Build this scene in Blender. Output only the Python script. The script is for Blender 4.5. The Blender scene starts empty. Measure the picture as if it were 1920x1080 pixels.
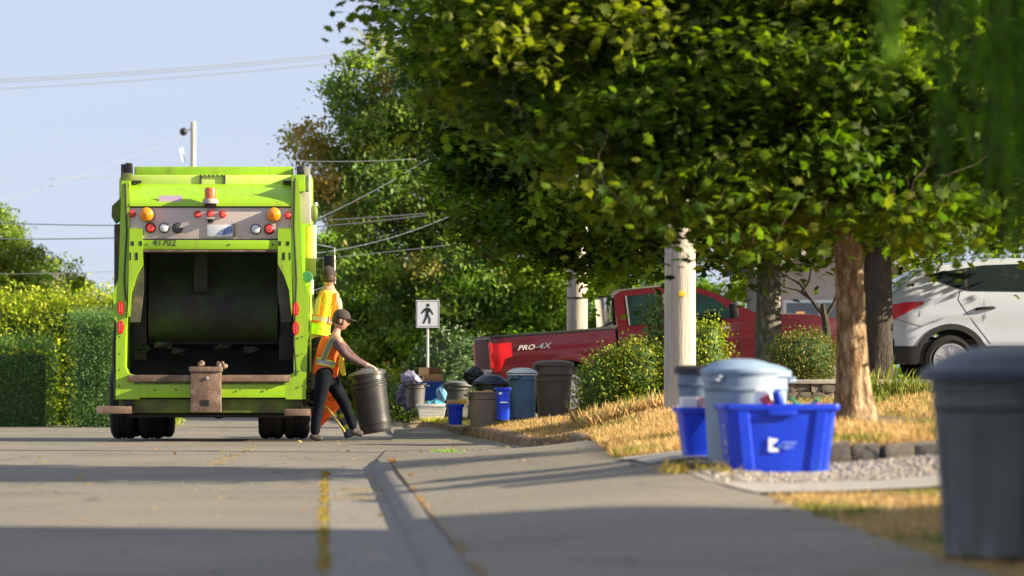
import bpy, bmesh, math, random
import numpy as np
from mathutils import Vector, Matrix, noise as mnoise
R = math.radians
random.seed(7); np.random.seed(7)
scene = bpy.context.scene
COL = scene.collection
# ------------------------------------------------------------------ camera
F = 5960.0; VX, VY = 610.0, 705.0; CH = 0.83
cd = bpy.data.cameras.new('camera'); cam = bpy.data.objects.new('camera', cd); COL.objects.link(cam)
cam.location = (0, 0, CH); cam.rotation_euler = (R(90), 0, 0)
cd.sensor_width = 36; cd.lens = F*36/1920
cd.shift_x = (960-VX)/1920; cd.shift_y = (VY-540)/1920
cd.clip_start = .5; cd.clip_end = 3000
cd.dof.use_dof = True; cd.dof.focus_distance = 39.5; cd.dof.aperture_fstop = 2.2
scene.camera = cam
# ------------------------------------------------------------------ sky and sun
SUN_EL, SUN_AZ = 21.0, 103.0
w = bpy.data.worlds.new("World"); scene.world = w; w.use_nodes = True
nt = w.node_tree; sky = nt.nodes.new('ShaderNodeTexSky'); sky.sky_type = 'NISHITA'; sky.sun_disc = False
sky.sun_elevation = R(SUN_EL); sky.sun_rotation = R(SUN_AZ)
sky.air_density = 1.0; sky.dust_density = 0.3; sky.ozone_density = 4.5; sky.altitude = 0
bg = nt.nodes['Background']; bg.inputs[1].default_value = 0.054
mxs = nt.nodes.new('ShaderNodeMix'); mxs.data_type = 'RGBA'; mxs.inputs[0].default_value = .78   # high thin veil: pale, the same all over
mxs.inputs[7].default_value = (4.85, 5.30, 6.75, 1); nt.links.new(sky.outputs[0], mxs.inputs[6]); nt.links.new(mxs.outputs[2], bg.inputs[0])
sl = bpy.data.lights.new('sun', 'SUN'); sl.energy = 5.0; sl.angle = R(.5); sl.color = (1, .85, .62)
sun = bpy.data.objects.new('sun', sl); COL.objects.link(sun)
SD = Vector((math.sin(R(SUN_AZ))*math.cos(R(SUN_EL)), math.cos(R(SUN_AZ))*math.cos(R(SUN_EL)), math.sin(R(SUN_EL))))
sun.rotation_euler = SD.to_track_quat('Z', 'Y').to_euler(); sun.location = SD*60
scene.view_settings.view_transform = 'Standard'; scene.view_settings.look = 'None'
scene.view_settings.exposure = 1.4; scene.view_settings.gamma = 1; scene.view_settings.use_curve_mapping = False
scene.cycles.max_bounces = 6; scene.cycles.transparent_max_bounces = 8
# ------------------------------------------------------------------ helpers
def at(px, py, s):
    "a point of the place: s = how many photo pixels one metre shows as at its distance"
    return Vector(((px-VX)/s, F/s, CH-(py-VY)/s))

def hexc(r, g, b):
    f = lambda c: (c/255/12.92) if c/255 <= .04045 else ((c/255+.055)/1.055)**2.4
    return (f(r), f(g), f(b))

def mat(name, col, rough=.6, metal=0., var=.12, scale=6., bump=0., bscale=60., col2=None, c2lo=.5, c2hi=.62, c2scale=4., coat=0., spec=.5, stretch=None, detail=5):
    m = bpy.data.materials.new(name); m.use_nodes = True
    n = m.node_tree.nodes; l = m.node_tree.links; b = n['Principled BSDF']
    tc = n.new('ShaderNodeTexCoord'); src = tc.outputs['Object']
    if stretch:
        mp = n.new('ShaderNodeMapping'); mp.inputs['Scale'].default_value = stretch; l.new(src, mp.inputs[0]); src = mp.outputs[0]
    nz = n.new('ShaderNodeTexNoise'); nz.inputs['Scale'].default_value = scale; nz.inputs['Detail'].default_value = detail; l.new(src, nz.inputs[0])
    rp = n.new('ShaderNodeMapRange'); rp.inputs[1].default_value = .3; rp.inputs[2].default_value = .7
    rp.inputs[3].default_value = 1-var; rp.inputs[4].default_value = 1+var; l.new(nz.outputs[0], rp.inputs[0])
    base = n.new('ShaderNodeRGB'); base.outputs[0].default_value = (*col, 1); cs = base.outputs[0]
    if col2:
        n2 = n.new('ShaderNodeTexNoise'); n2.inputs['Scale'].default_value = c2scale; n2.inputs['Detail'].default_value = 6; n2.inputs['Roughness'].default_value = .65; l.new(src, n2.inputs[0])
        r2 = n.new('ShaderNodeMapRange'); r2.inputs[1].default_value = c2lo; r2.inputs[2].default_value = c2hi; l.new(n2.outputs[0], r2.inputs[0])
        mx = n.new('ShaderNodeMix'); mx.data_type = 'RGBA'; l.new(r2.outputs[0], mx.inputs[0]); l.new(cs, mx.inputs[6]); mx.inputs[7].default_value = (*col2, 1); cs = mx.outputs[2]
    ml = n.new('ShaderNodeVectorMath'); ml.operation = 'MULTIPLY'; l.new(cs, ml.inputs[0]); l.new(rp.outputs[0], ml.inputs[1]); l.new(ml.outputs[0], b.inputs['Base Color'])
    b.inputs['Roughness'].default_value = rough; b.inputs['Metallic'].default_value = metal
    b.inputs['Specular IOR Level'].default_value = spec
    if coat: b.inputs['Coat Weight'].default_value = coat; b.inputs['Coat Roughness'].default_value = .05
    if bump:
        n3 = n.new('ShaderNodeTexNoise'); n3.inputs['Scale'].default_value = bscale; n3.inputs['Detail'].default_value = 4; l.new(src, n3.inputs[0])
        bp = n.new('ShaderNodeBump'); bp.inputs['Strength'].default_value = bump; bp.inputs['Distance'].default_value = .02; l.new(n3.outputs[0], bp.inputs['Height']); l.new(bp.outputs[0], b.inputs['Normal'])
    return m

def leafmat(name, trans=.45, rough=.6, tcol=(1.3, 1.5, .35)):
    m = bpy.data.materials.new(name); m.use_nodes = True; n = m.node_tree.nodes; l = m.node_tree.links; b = n['Principled BSDF']
    a = n.new('ShaderNodeAttribute'); a.attribute_name = 'tint'
    l.new(a.outputs['Color'], b.inputs['Base Color']); b.inputs['Roughness'].default_value = rough; b.inputs['Specular IOR Level'].default_value = .35
    t = n.new('ShaderNodeBsdfTranslucent'); v = n.new('ShaderNodeVectorMath'); v.operation = 'MULTIPLY'; v.inputs[1].default_value = tcol
    l.new(a.outputs['Color'], v.inputs[0]); l.new(v.outputs[0], t.inputs[0])
    x = n.new('ShaderNodeMixShader'); x.inputs[0].default_value = trans; l.new(b.outputs[0], x.inputs[1]); l.new(t.outputs[0], x.inputs[2])
    l.new(x.outputs[0], n['Material Output'].inputs[0]); return m

def emitmat(name, col, e=1.):
    m = mat(name, col, .3, var=.05); b = m.node_tree.nodes['Principled BSDF']; b.inputs['Emission Color'].default_value = (*col, 1); b.inputs['Emission Strength'].default_value = e; return m

def tag(o, label=None, cat=None, group=None, kind=None):
    if label: o['label'] = label
    if cat: o['category'] = cat
    if group: o['group'] = group
    if kind: o['kind'] = kind
    return o

def thing(name, label, cat, loc=(0, 0, 0), rz=0., group=None):
    o = bpy.data.objects.new(name, None); o.empty_display_size = .2; COL.objects.link(o); o.location = loc; o.rotation_euler = (0, 0, rz)
    return tag(o, label, cat, group)

class MB:
    def __init__(s): s.b = bmesh.new()
    def xf(s, vs, M):
        if M is not None: bmesh.ops.transform(s.b, matrix=M, verts=vs)
    def box(s, x0, x1, y0, y1, z0, z1, bev=0., M=None, seg=2):
        r = bmesh.ops.create_cube(s.b, size=1); vs = r['verts']
        for v in vs: v.co = Vector((x0+(v.co.x+.5)*(x1-x0), y0+(v.co.y+.5)*(y1-y0), z0+(v.co.z+.5)*(z1-z0)))
        if bev > 0:
            es = list({e for v in vs for e in v.link_edges}); k = bmesh.ops.bevel(s.b, geom=es, offset=bev, segments=seg, profile=.6, affect='EDGES')
            vs = list(set(k['verts']) | {v for v in vs if v.is_valid})
        s.xf(vs, M); return s
    def tube(s, pts, r, n=8, caps=True):
        pts = [Vector(p) for p in pts]; rs = r if isinstance(r, (list, tuple)) else [r]*len(pts); rings = []
        up = None
        for i, p in enumerate(pts):
            d = (pts[min(i+1, len(pts)-1)]-pts[max(i-1, 0)]).normalized()
            if up is None: up = Vector((0, 0, 1)) if abs(d.z) < .9 else Vector((1, 0, 0))
            a = d.cross(up).normalized(); c = a.cross(d).normalized(); up = c
            rings.append([s.b.verts.new(p+(a*math.cos(2*math.pi*k/n)+c*math.sin(2*math.pi*k/n))*rs[i]) for k in range(n)])
        for q, t in zip(rings, rings[1:]):
            for k in range(n): s.b.faces.new((q[k], q[(k+1) % n], t[(k+1) % n], t[k]))
        if caps: s.b.faces.new(rings[0][::-1]); s.b.faces.new(rings[-1])
        return s
    def lathe(s, prof, n=32, axis='Z', loc=(0, 0, 0), M=None, mod=None):
        "prof: (radius, height) pairs"
        rings = []; vs = []; loc = Vector(loc)
        for r, z in prof:
            ring = []
            for k in range(n):
                a = 2*math.pi*k/n; rr = r*(mod(a, z) if mod else 1)
                x, y = rr*math.cos(a), rr*math.sin(a)
                co = {'Z': (x, y, z), 'X': (z, x, y), 'Y': (x, z, y)}[axis]
                ring.append(s.b.verts.new(Vector(co)+loc))
            rings.append(ring); vs += ring
        for q, t in zip(rings, rings[1:]):
            for k in range(n): s.b.faces.new((q[k], q[(k+1) % n], t[(k+1) % n], t[k]))
        if prof[0][0] > 1e-4: s.b.faces.new(rings[0][::-1])
        if prof[-1][0] > 1e-4: s.b.faces.new(rings[-1])
        s.xf(vs, M); return s
    def prism(s, poly, a, b, plane='XZ', M=None):
        "poly in the plane, pulled from a to b along the third axis"
        f = {'XZ': lambda p, t: (p[0], t, p[1]), 'YZ': lambda p, t: (t, p[0], p[1]), 'XY': lambda p, t: (p[0], p[1], t)}[plane]
        A = [s.b.verts.new(f(p, a)) for p in poly]; B = [s.b.verts.new(f(p, b)) for p in poly]
        s.b.faces.new(A); s.b.faces.new(B[::-1]); n = len(poly)
        for i in range(n): s.b.faces.new((A[i], B[i], B[(i+1) % n], A[(i+1) % n]))
        s.xf(A+B, M); return s
    def rings(s, rings, caps=True, closed=True):
        rv = [[s.b.verts.new(p) for p in r] for r in rings]
        for q, t in zip(rv, rv[1:]):
            n = len(q)
            for k in range(n if closed else n-1): s.b.faces.new((q[k], q[(k+1) % n], t[(k+1) % n], t[k]))
        if caps: s.b.faces.new(rv[0][::-1]); s.b.faces.new(rv[-1])
        return s
    def ball(s, c, r, sub=2, sc=(1, 1, 1)):
        k = bmesh.ops.create_icosphere(s.b, subdivisions=sub, radius=r)
        for v in k['verts']: v.co = Vector((v.co.x*sc[0], v.co.y*sc[1], v.co.z*sc[2]))+Vector(c)
        return s
    def build(s, name, m, parent=None, smooth=35, mesh_only=False):
        bmesh.ops.recalc_face_normals(s.b, faces=s.b.faces)
        me = bpy.data.meshes.new(name); s.b.to_mesh(me); s.b.free(); me.materials.append(m)
        if smooth: me.shade_smooth(); me.set_sharp_from_angle(angle=R(smooth))
        if mesh_only: return me
        o = bpy.data.objects.new(name, me); COL.objects.link(o)
        if parent: o.parent = parent
        return o

def link(name, me, parent=None, M=None):
    o = bpy.data.objects.new(name, me); COL.objects.link(o)
    if parent: o.parent = parent
    if M is not None: o.matrix_local = M
    return o

def copy_tree(o, parent=None):
    c = o.copy(); COL.objects.link(c); c.parent = parent
    for ch in list(o.children): copy_tree(ch, c)
    return c

def text_part(txt, size, name, m, parent, loc, rot=(R(90), 0, 0), ext=.002, shear=0., sx=1., align='CENTER'):
    cu = bpy.data.curves.new('t', 'FONT'); cu.body = txt; cu.size = size; cu.extrude = ext; cu.align_x = align; cu.align_y = 'CENTER'; cu.shear = shear; cu.resolution_u = 3
    t = bpy.data.objects.new('t', cu); COL.objects.link(t)
    dg = bpy.context.evaluated_depsgraph_get(); me = bpy.data.meshes.new_from_object(t.evaluated_get(dg)); bpy.data.objects.remove(t); me.materials.clear(); me.materials.append(m)
    o = link(name, me, parent); o.location = loc; o.rotation_euler = rot; o.scale = (sx, 1, 1); return o

# leaf-built foliage ------------------------------------------------------------
def leafset(name, m, C, Rm, S, tmpl, tf, colr, parent=None):
    "C (N,3) places, Rm (N,3,3) turns, S (N,) sizes, tmpl (V,3), tf faces of equal size, colr (N,3)"
    N = len(C); V = len(tmpl); T = np.asarray(tmpl, dtype=np.float32)
    co = np.einsum('nij,vj->nvi', Rm, T)*S[:, None, None]+C[:, None, :]
    tf = np.asarray(tf); k = tf.shape[1]
    fc = (tf[None]+(np.arange(N)*V)[:, None, None]).reshape(-1, k)
    me = bpy.data.meshes.new(name); me.vertices.add(N*V); me.vertices.foreach_set('co', co.astype(np.float32).ravel())
    me.loops.add(fc.size); me.loops.foreach_set('vertex_index', fc.ravel().astype(np.int32))
    me.polygons.add(len(fc)); me.polygons.foreach_set('loop_start', np.arange(0, fc.size, k, dtype=np.int32)); me.polygons.foreach_set('loop_total', np.full(len(fc), k, dtype=np.int32))
    me.update(); me.validate()
    a = me.attributes.new('tint', 'FLOAT_COLOR', 'POINT'); c4 = np.ones((N, V, 4), np.float32); c4[:, :, :3] = colr[:, None, :]; a.data.foreach_set('color', c4.ravel())
    me.materials.append(m); return link(name, me, parent)

def turns(N, tilt, rs, up=None):
    az = rs.uniform(0, 2*np.pi, N); ti = np.abs(rs.normal(0, tilt, N)); td = rs.uniform(0, 2*np.pi, N)
    nrm = np.stack([np.sin(ti)*np.cos(td), np.sin(ti)*np.sin(td), np.cos(ti)], 1)
    if up is not None: nrm = nrm+up; nrm /= np.linalg.norm(nrm, axis=1)[:, None]
    a = np.stack([np.cos(az), np.sin(az), np.zeros(N)], 1); a -= nrm*(a*nrm).sum(1)[:, None]; a /= np.linalg.norm(a, axis=1)[:, None]+1e-9
    b = np.cross(nrm, a); return np.stack([a, b, nrm], 2)

def _maple():
    pts = [(0, -.5), (.16, -.34), (.42, -.38), (.34, -.16), (.56, .06), (.3, .08), (.26, .3), (.1, .2), (0, .56)]
    full = pts+[(-x, y) for x, y in pts[-2:0:-1]]
    V = [(0, -.1, .03)]+[(x, y, -.22*(x*x+y*y)) for x, y in full]; n = len(full)
    return V, [(0, 1+i, 1+(i+1) % n) for i in range(n)]
MAPLE = _maple()
OVAL = ([(0, -.5, 0), (.26, -.1, .05), (.2, .25, .04), (0, .5, -.05), (-.2, .25, .04), (-.26, -.1, .05)], [(0, 1, 2, 3), (0, 3, 4, 5)])
LOBE = ([(0, -.5, 0), (.45, -.3, -.05), (.2, 0, .03), (.42, .3, -.06), (0, .5, -.05), (-.42, .3, -.06), (-.2, 0, .03), (-.45, -.3, -.05)], [(0, 1, 2, 6), (0, 6, 7, 7), (2, 3, 4, 6), (4, 5, 6, 6)])
LOBE = ([(0, -.5, 0), (.45, -.3, -.05), (.2, 0, .03), (.42, .3, -.06), (0, .5, -.05), (-.42, .3, -.06), (-.2, 0, .03), (-.45, -.3, -.05)], [(0, 1, 2), (0, 2, 6), (0, 6, 7), (2, 3, 4), (2, 4, 6), (4, 5, 6)])
DIAM = ([(0, -.55, 0), (.30, 0, .06), (0, .55, -.04), (-.30, 0, .06)], [(0, 1, 2), (0, 2, 3)])
BLADE = ([(-.5, 0, 0), (.5, 0, 0), (.3, .15, .6), (0, .5, 1)], [(0, 1, 2), (0, 2, 3)])

def sprays(ells, ns, per, sr, rs, flat=.35, inner=.45, keep=None, clump=0, cr=.5):
    "leaf places in flattish sprays; with clump, the sprays gather in that many boughs with gaps between them"
    wts = np.array([e[1][0]*e[1][1]*e[1][2] for e in ells])**(2/3); wts /= wts.sum()
    m_ = clump or ns
    idx = rs.choice(len(ells), m_, p=wts)
    d = rs.normal(size=(m_, 3)); d /= np.linalg.norm(d, axis=1)[:, None]
    rad = inner+(1-inner)*rs.uniform(0, 1, m_)**.6
    c = np.array([ells[i][0] for i in idx]); r = np.array([ells[i][1] for i in idx])
    S = c+d*r*rad[:, None]; sid0 = np.arange(m_)
    if clump:
        k = rs.integers(0, clump, ns); v = rs.normal(size=(ns, 3)); v /= np.linalg.norm(v, axis=1)[:, None]
        S = S[k]+v*(rs.uniform(0, 1, ns)**.45)[:, None]*cr*(rs.uniform(.6, 1.35, clump)[k])[:, None]*np.array([1, 1, .62]); sid0 = k
    if keep is not None: kk = keep(S); S = S[kk]; sid0 = sid0[kk]
    ns = len(S)
    L = rs.normal(size=(ns, per, 3))*np.array([sr, sr, sr*flat])
    tiltx = rs.normal(0, .35, (ns, 1)); tilty = rs.normal(0, .35, (ns, 1))
    L[:, :, 2] += L[:, :, 0]*tiltx+L[:, :, 1]*tilty-.25*(L[:, :, 0]**2+L[:, :, 1]**2)/sr
    P = (S[:, None, :]+L).reshape(-1, 3)
    return P, np.repeat(sid0 if clump else np.arange(ns), per), S

def tints(sid, base, rs, cl=.18, lf=.16, alt=None, altp=0., altw=None, P=None):
    "leaf colours: each spray its own tone, each leaf a little off it, some sprays in the second colour"
    n = sid.max()+1; b = np.array(base)[rs.integers(0, len(base), n)]
    b = b*(1+rs.normal(0, cl, (n, 1)))
    if alt is not None:
        k = rs.uniform(0, 1, n) < altp
        b[k] = np.array(alt)[rs.integers(0, len(alt), k.sum())]
    c = b[sid]*(1+rs.normal(0, lf, (len(sid), 1)))
    return np.clip(c, .003, .9)

# ------------------------------------------------------------------ materials
M_ = {}
def asphalt_mat(name, col, dark, patch):
    m = mat(name, col, .9, var=.10, scale=1.1, bump=.5, bscale=70, col2=dark, c2lo=.46, c2hi=.66, c2scale=.55)
    n = m.node_tree.nodes; l = m.node_tree.links; b = n['Principled BSDF']; src = b.inputs['Base Color'].links[0].from_socket; tc = n.new('ShaderNodeTexCoord')
    sp_ = n.new('ShaderNodeTexVoronoi'); sp_.inputs['Scale'].default_value = 55; l.new(tc.outputs['Object'], sp_.inputs['Vector'])
    r = n.new('ShaderNodeMapRange'); r.inputs[1].default_value = .1; r.inputs[2].default_value = .75; r.inputs[3].default_value = 1.22; r.inputs[4].default_value = .72; l.new(sp_.outputs['Distance'], r.inputs[0])
    v = n.new('ShaderNodeVectorMath'); v.operation = 'MULTIPLY'; l.new(src, v.inputs[0]); l.new(r.outputs[0], v.inputs[1])
    ck = n.new('ShaderNodeTexVoronoi'); ck.feature = 'DISTANCE_TO_EDGE'; ck.inputs['Scale'].default_value = .35
    wn = n.new('ShaderNodeTexNoise'); wn.inputs['Scale'].default_value = 1.6; wn.inputs['Detail'].default_value = 6; l.new(tc.outputs['Object'], wn.inputs[0]); ad = n.new('ShaderNodeVectorMath'); ad.operation = 'ADD'; l.new(tc.outputs['Object'], ad.inputs[0]); l.new(wn.outputs['Color'], ad.inputs[1]); l.new(ad.outputs[0], ck.inputs['Vector'])
    cr_ = n.new('ShaderNodeMapRange'); cr_.inputs[1].default_value = .0; cr_.inputs[2].default_value = .012; cr_.inputs[3].default_value = patch; cr_.inputs[4].default_value = 1.; l.new(ck.outputs['Distance'], cr_.inputs[0])
    w2_ = n.new('ShaderNodeVectorMath'); w2_.operation = 'MULTIPLY'; l.new(v.outputs[0], w2_.inputs[0]); l.new(cr_.outputs[0], w2_.inputs[1]); l.new(w2_.outputs[0], b.inputs['Base Color']); return m
M_['asphalt'] = asphalt_mat('asphalt', (.235, .207, .160), (.165, .147, .12), .45)
M_['asphalt2'] = mat('asphalt_patch', (.17, .17, .165), .9, var=.16, scale=5, bump=.5, bscale=60, col2=(.12, .12, .12), c2lo=.5, c2hi=.65, c2scale=1.2)
M_['gutter'] = mat('gutter', (.22, .205, .18), .92, var=.3, scale=28, bump=.8, bscale=60, col2=(.33, .27, .18), c2lo=.55, c2hi=.7, c2scale=3)
M_['sidewalk'] = asphalt_mat('sidewalk', (.262, .23, .175), (.20, .178, .14), .6)
M_['kerb'] = mat('kerb_concrete', (.185, .172, .148), .9, var=.15, scale=7, bump=.4, bscale=50)
M_['dirt'] = mat('dirt', (.17, .105, .06), .97, var=.3, scale=9, bump=.7, bscale=30, col2=(.30, .2, .1), c2lo=.5, c2hi=.6, c2scale=5)
M_['lawn'] = mat('dry_lawn', (.30, .215, .11), .97, var=.25, scale=14, bump=.8, bscale=50, col2=(.13, .13, .035), c2lo=.52, c2hi=.68, c2scale=2.0)
M_['gravel'] = mat('gravel', (.33, .30, .26), .9, var=.45, scale=30, bump=1., bscale=38)
M_['soil'] = mat('ground', (.12, .12, .05), .95, var=.2, scale=2, col2=(.2, .15, .07))
M_['lime'] = mat('lime_paint', (.28, .50, .009), .42, var=.08, scale=3, col2=(.17, .23, .025), c2lo=.53, c2hi=.80, c2scale=3.0, coat=.25, stretch=(2.2, 2.2, .55), bump=.04, bscale=5)
M_['lime_dirty'] = mat('grimy_lime_paint', (.11, .16, .015), .6, var=.3, scale=4, col2=(.07, .065, .03), c2lo=.45, c2hi=.6, c2scale=3, bump=.1)
M_['lime_pale'] = mat('weathered_lime_paint', (.58, .72, .16), .5, var=.06, scale=4, col2=(.44, .68, .05), c2lo=.5, c2hi=.7)
M_['grime'] = mat('grimy_steel', (.055, .055, .04), .7, var=.4, scale=5, col2=(.11, .09, .06), bump=.2)
M_['grime_dk'] = mat('dark_grimy_steel', (.022, .026, .016), .7, var=.4, scale=5, bump=.2)
M_['blackst'] = mat('black_steel', (.012, .012, .013), .5, var=.3, scale=6)
M_['rust'] = mat('rusty_steel', (.16, .10, .07), .75, var=.25, scale=8, col2=(.27, .2, .15), c2lo=.5, c2hi=.65, c2scale=6, bump=.3)
M_['chrome'] = mat('bare_steel', (.6, .6, .6), .3, 1., var=.1)
M_['rubber'] = mat('tyre_rubber', (.018, .018, .018), .85, var=.3, scale=20, bump=.3)
M_['red_lens'] = mat('red_lens', (.62, .006, .010), .4, var=.15, scale=60, coat=.15)
M_['red_dot'] = mat('red_lens_diode', (.85, .16, .14), .3, var=.1)
M_['clear_lens'] = mat('clear_lens', (.55, .62, .66), .2, var=.15, scale=50, coat=.6)
M_['dark_lens'] = mat('dark_grille', (.05, .06, .06), .4, var=.3, scale=50)
M_['orange_lens'] = mat('orange_lens', (.9, .28, .005), .3, var=.12, scale=60, coat=.4)
M_['beacon'] = mat('amber_beacon', (.62, .14, .03), .3, var=.1, scale=40, coat=.5)
M_['whitepl'] = mat('white_plastic', (.72, .73, .74), .4, var=.05)
M_['blackpl'] = mat('black_plastic', (.02, .02, .022), .45, var=.2, scale=9)
M_['bin_grey'] = mat('grey_bin_plastic', (.105, .112, .105), .55, var=.2, scale=3, bump=.05)
M_['bin_lid_navy'] = mat('slate_lid_plastic', (.035, .05, .068), .45, var=.12, scale=4)
M_['bin_brown'] = mat('brown_bin_plastic', (.115, .09, .075), .5, var=.15, scale=5)
M_['bin_taupe'] = mat('taupe_bin_plastic', (.22, .17, .145), .55, var=.12, scale=5)
M_['bin_black'] = mat('black_bin_plastic', (.030, .030, .030), .42, var=.25, scale=6, bump=.08, bscale=12)
M_['bin_lightblue'] = mat('pale_blue_bin_plastic', (.27, .38, .50), .5, var=.08, scale=3)
M_['bin_lidblue'] = mat('blue_grey_lid_plastic', (.24, .34, .47), .42, var=.08, scale=3)
M_['bin_steelblue'] = mat('steel_blue_plastic', (.055, .12, .21), .35, var=.15, scale=5)
M_['bluebox'] = mat('blue_box_plastic', (.004, .045, .66), .42, var=.10, scale=7, col2=(.02, .08, .55), c2lo=.55, c2hi=.75, c2scale=6, bump=.05)
M_['bluetub'] = mat('blue_tub_plastic', (.01, .10, .55), .42, var=.08, scale=5)
M_['card'] = mat('cardboard', (.50, .28, .13), .85, var=.12, scale=9)
M_['paperw'] = mat('white_paper', (.8, .76, .74), .7, var=.06)
M_['wood_pole'] = mat('weathered_pole_wood', (.50, .45, .37), .9, var=.22, scale=5, bump=.5, bscale=14, stretch=(4, 4, .22), col2=(.34, .29, .22), c2lo=.55, c2hi=.75, c2scale=3)
M_['bark'] = mat('maple_bark', (.19, .115, .06), .95, var=.5, scale=10, bump=1., bscale=14, stretch=(2.6, 2.6, .9), col2=(.40, .29, .18), c2lo=.46, c2hi=.58, c2scale=7)
M_['bark_grey'] = mat('grey_lichened_bark', (.13, .125, .10), .95, var=.35, scale=9, bump=1., bscale=18, stretch=(2, 2, 1), col2=(.26, .26, .22), c2lo=.52, c2hi=.62, c2scale=7)
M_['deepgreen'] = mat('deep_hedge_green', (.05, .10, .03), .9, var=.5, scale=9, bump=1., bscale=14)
M_['bark_limb'] = mat('limb_bark', (.055, .036, .022), .95, var=.3, scale=8)
M_['bark_dark'] = mat('dark_bark', (.05, .04, .03), .95, var=.4, scale=8, bump=1., bscale=16, stretch=(2, 2, .6))
M_['stone'] = mat('rough_stone', (.17, .15, .125), .92, var=.35, scale=14, bump=.9, bscale=22, col2=(.33, .28, .22), c2lo=.5, c2hi=.62, c2scale=9)
M_['concrete'] = mat('concrete', (.38, .35, .30), .9, var=.12, scale=6, bump=.3)
M_['carred'] = mat('red_car_paint', (.082, .006, .013), .32, var=.06, scale=2, coat=.6)
M_['carwhite_shade'] = mat('shade_tinted_white_paint', (.55, .61, .72), .3, var=.02, coat=.7)  # white car with the cool tone of shade put into its paint
M_['glass'] = mat('dark_window_glass', (.02, .03, .035), .06, var=.05, spec=.8, coat=1.)
M_['clad'] = mat('black_cladding', (.02, .021, .024), .6, var=.1)
M_['alloy'] = mat('silver_alloy', (.55, .56, .58), .3, .7, var=.05)
M_['seam'] = mat('panel_gap', (.01, .01, .01), .8, var=.01)
M_['skin'] = mat('skin', (.48, .25, .17), .55, var=.06, scale=12)
M_['vest_orange'] = mat('orange_vest_cloth', (.85, .13, .01), .8, var=.08, scale=14, bump=.15, bscale=25)
M_['vest_yellow'] = mat('yellow_vest_cloth', (.82, .62, .03), .8, var=.08, scale=14, bump=.15, bscale=25)
M_['vest_lime'] = mat('lime_vest_cloth', (.55, .75, .02), .8, var=.08, scale=14)
M_['reflect'] = mat('silver_tape', (.35, .36, .35), .35, .3, var=.08)
M_['tape_yellow'] = mat('yellow_tape', (.7, .75, .06), .5, var=.05)
M_['denim'] = mat('dark_trousers', (.007, .008, .013), .95, spec=.15, var=.3, scale=14, bump=.3, bscale=20)
M_['sleeve'] = mat('mauve_brown_sleeve', (.11, .062, .065), .85, var=.25, scale=18, bump=.2, bscale=25)
M_['cap'] = mat('dark_cap_cloth', (.045, .032, .030), .85, var=.2)
M_['hair'] = mat('brown_hair', (.05, .03, .02), .7, var=.3, scale=40)
M_['glove'] = mat('work_glove', (.40, .33, .30), .85, var=.15)
M_['boot'] = mat('boot_leather', (.05, .042, .036), .7, var=.3)
M_['signorange'] = mat('orange_sign_sheet', (.95, .12, .004), .55, var=.05)
M_['signink'] = mat('sign_ink', (.14, .03, .01), .7, var=.05)
M_['signblack'] = mat('sign_black', (.01, .012, .02), .6, var=.05)
M_['signwhite'] = mat('sign_white', (.60, .64, .69), .5, var=.04)
M_['galv'] = mat('galvanised_steel', (.50, .52, .50), .45, .4, var=.1)
M_['yellowtag'] = mat('yellow_tag', (.8, .55, .02), .5, var=.05)
M_['wire'] = mat('cable', (.10, .11, .13), .6, var=.05)
M_['wirepale'] = mat('aluminium_cable', (.22, .25, .30), .5, var=.05)
M_['roof'] = mat('grey_shingle', (.085, .08, .085), .9, var=.2, scale=8, bump=.4)
M_['wall_beige'] = mat('beige_render', (.42, .38, .36), .85, var=.06)
M_['wall_brick'] = mat('reddish_cladding', (.24, .10, .07), .85, var=.12)
M_['wall_orange'] = mat('orange_lit_edge', (.60, .30, .12), .8, var=.12)
M_['plasticbag'] = mat('lilac_bin_bag', (.22, .20, .28), .35, var=.4, scale=9, bump=.5, bscale=10)
M_['blackbag'] = mat('black_bin_bag', (.018, .018, .022), .3, var=.3, bump=.6, bscale=9)
M_['cyanbag'] = mat('turquoise_bag', (.10, .47, .62), .35, var=.35, scale=14, bump=.5, bscale=12)
M_['stick'] = mat('pale_yellow_wood', (.75, .56, .18), .7, var=.1)
def checker_plate():
    m = mat('aluminium_tread_plate', (.56, .48, .44), .42, .35, var=.06, scale=3)
    n = m.node_tree.nodes; l = m.node_tree.links; b = n['Principled BSDF']
    tc = n.new('ShaderNodeTexCoord'); mp = n.new('ShaderNodeMapping'); mp.inputs['Rotation'].default_value = (0, R(45), 0); mp.inputs['Scale'].default_value = (26, 26, 26)
    l.new(tc.outputs['Object'], mp.inputs[0]); ck = n.new('ShaderNodeTexChecker'); ck.inputs['Scale'].default_value = 1.; l.new(mp.outputs[0], ck.inputs[0])
    bp = n.new('ShaderNodeBump'); bp.inputs['Strength'].default_value = .8; bp.inputs['Distance'].default_value = .012; l.new(ck.outputs['Fac'], bp.inputs['Height']); l.new(bp.outputs[0], b.inputs['Normal'])
    return m
M_['plate'] = checker_plate()
LEAF = leafmat('maple_leaf', .55); LEAF_FAR = leafmat('far_leaf', .45, .65); LEAF_SHRUB = leafmat('shrub_leaf', .3, .55); LEAF_WILLOW = leafmat('willow_leaf', .5, .5, (1.1, 1.6, .3))
STONEM = leafmat('pebble', 0., .85)
STRAW = leafmat('straw', .35, .8, (1.2, 1.1, .8))

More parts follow.
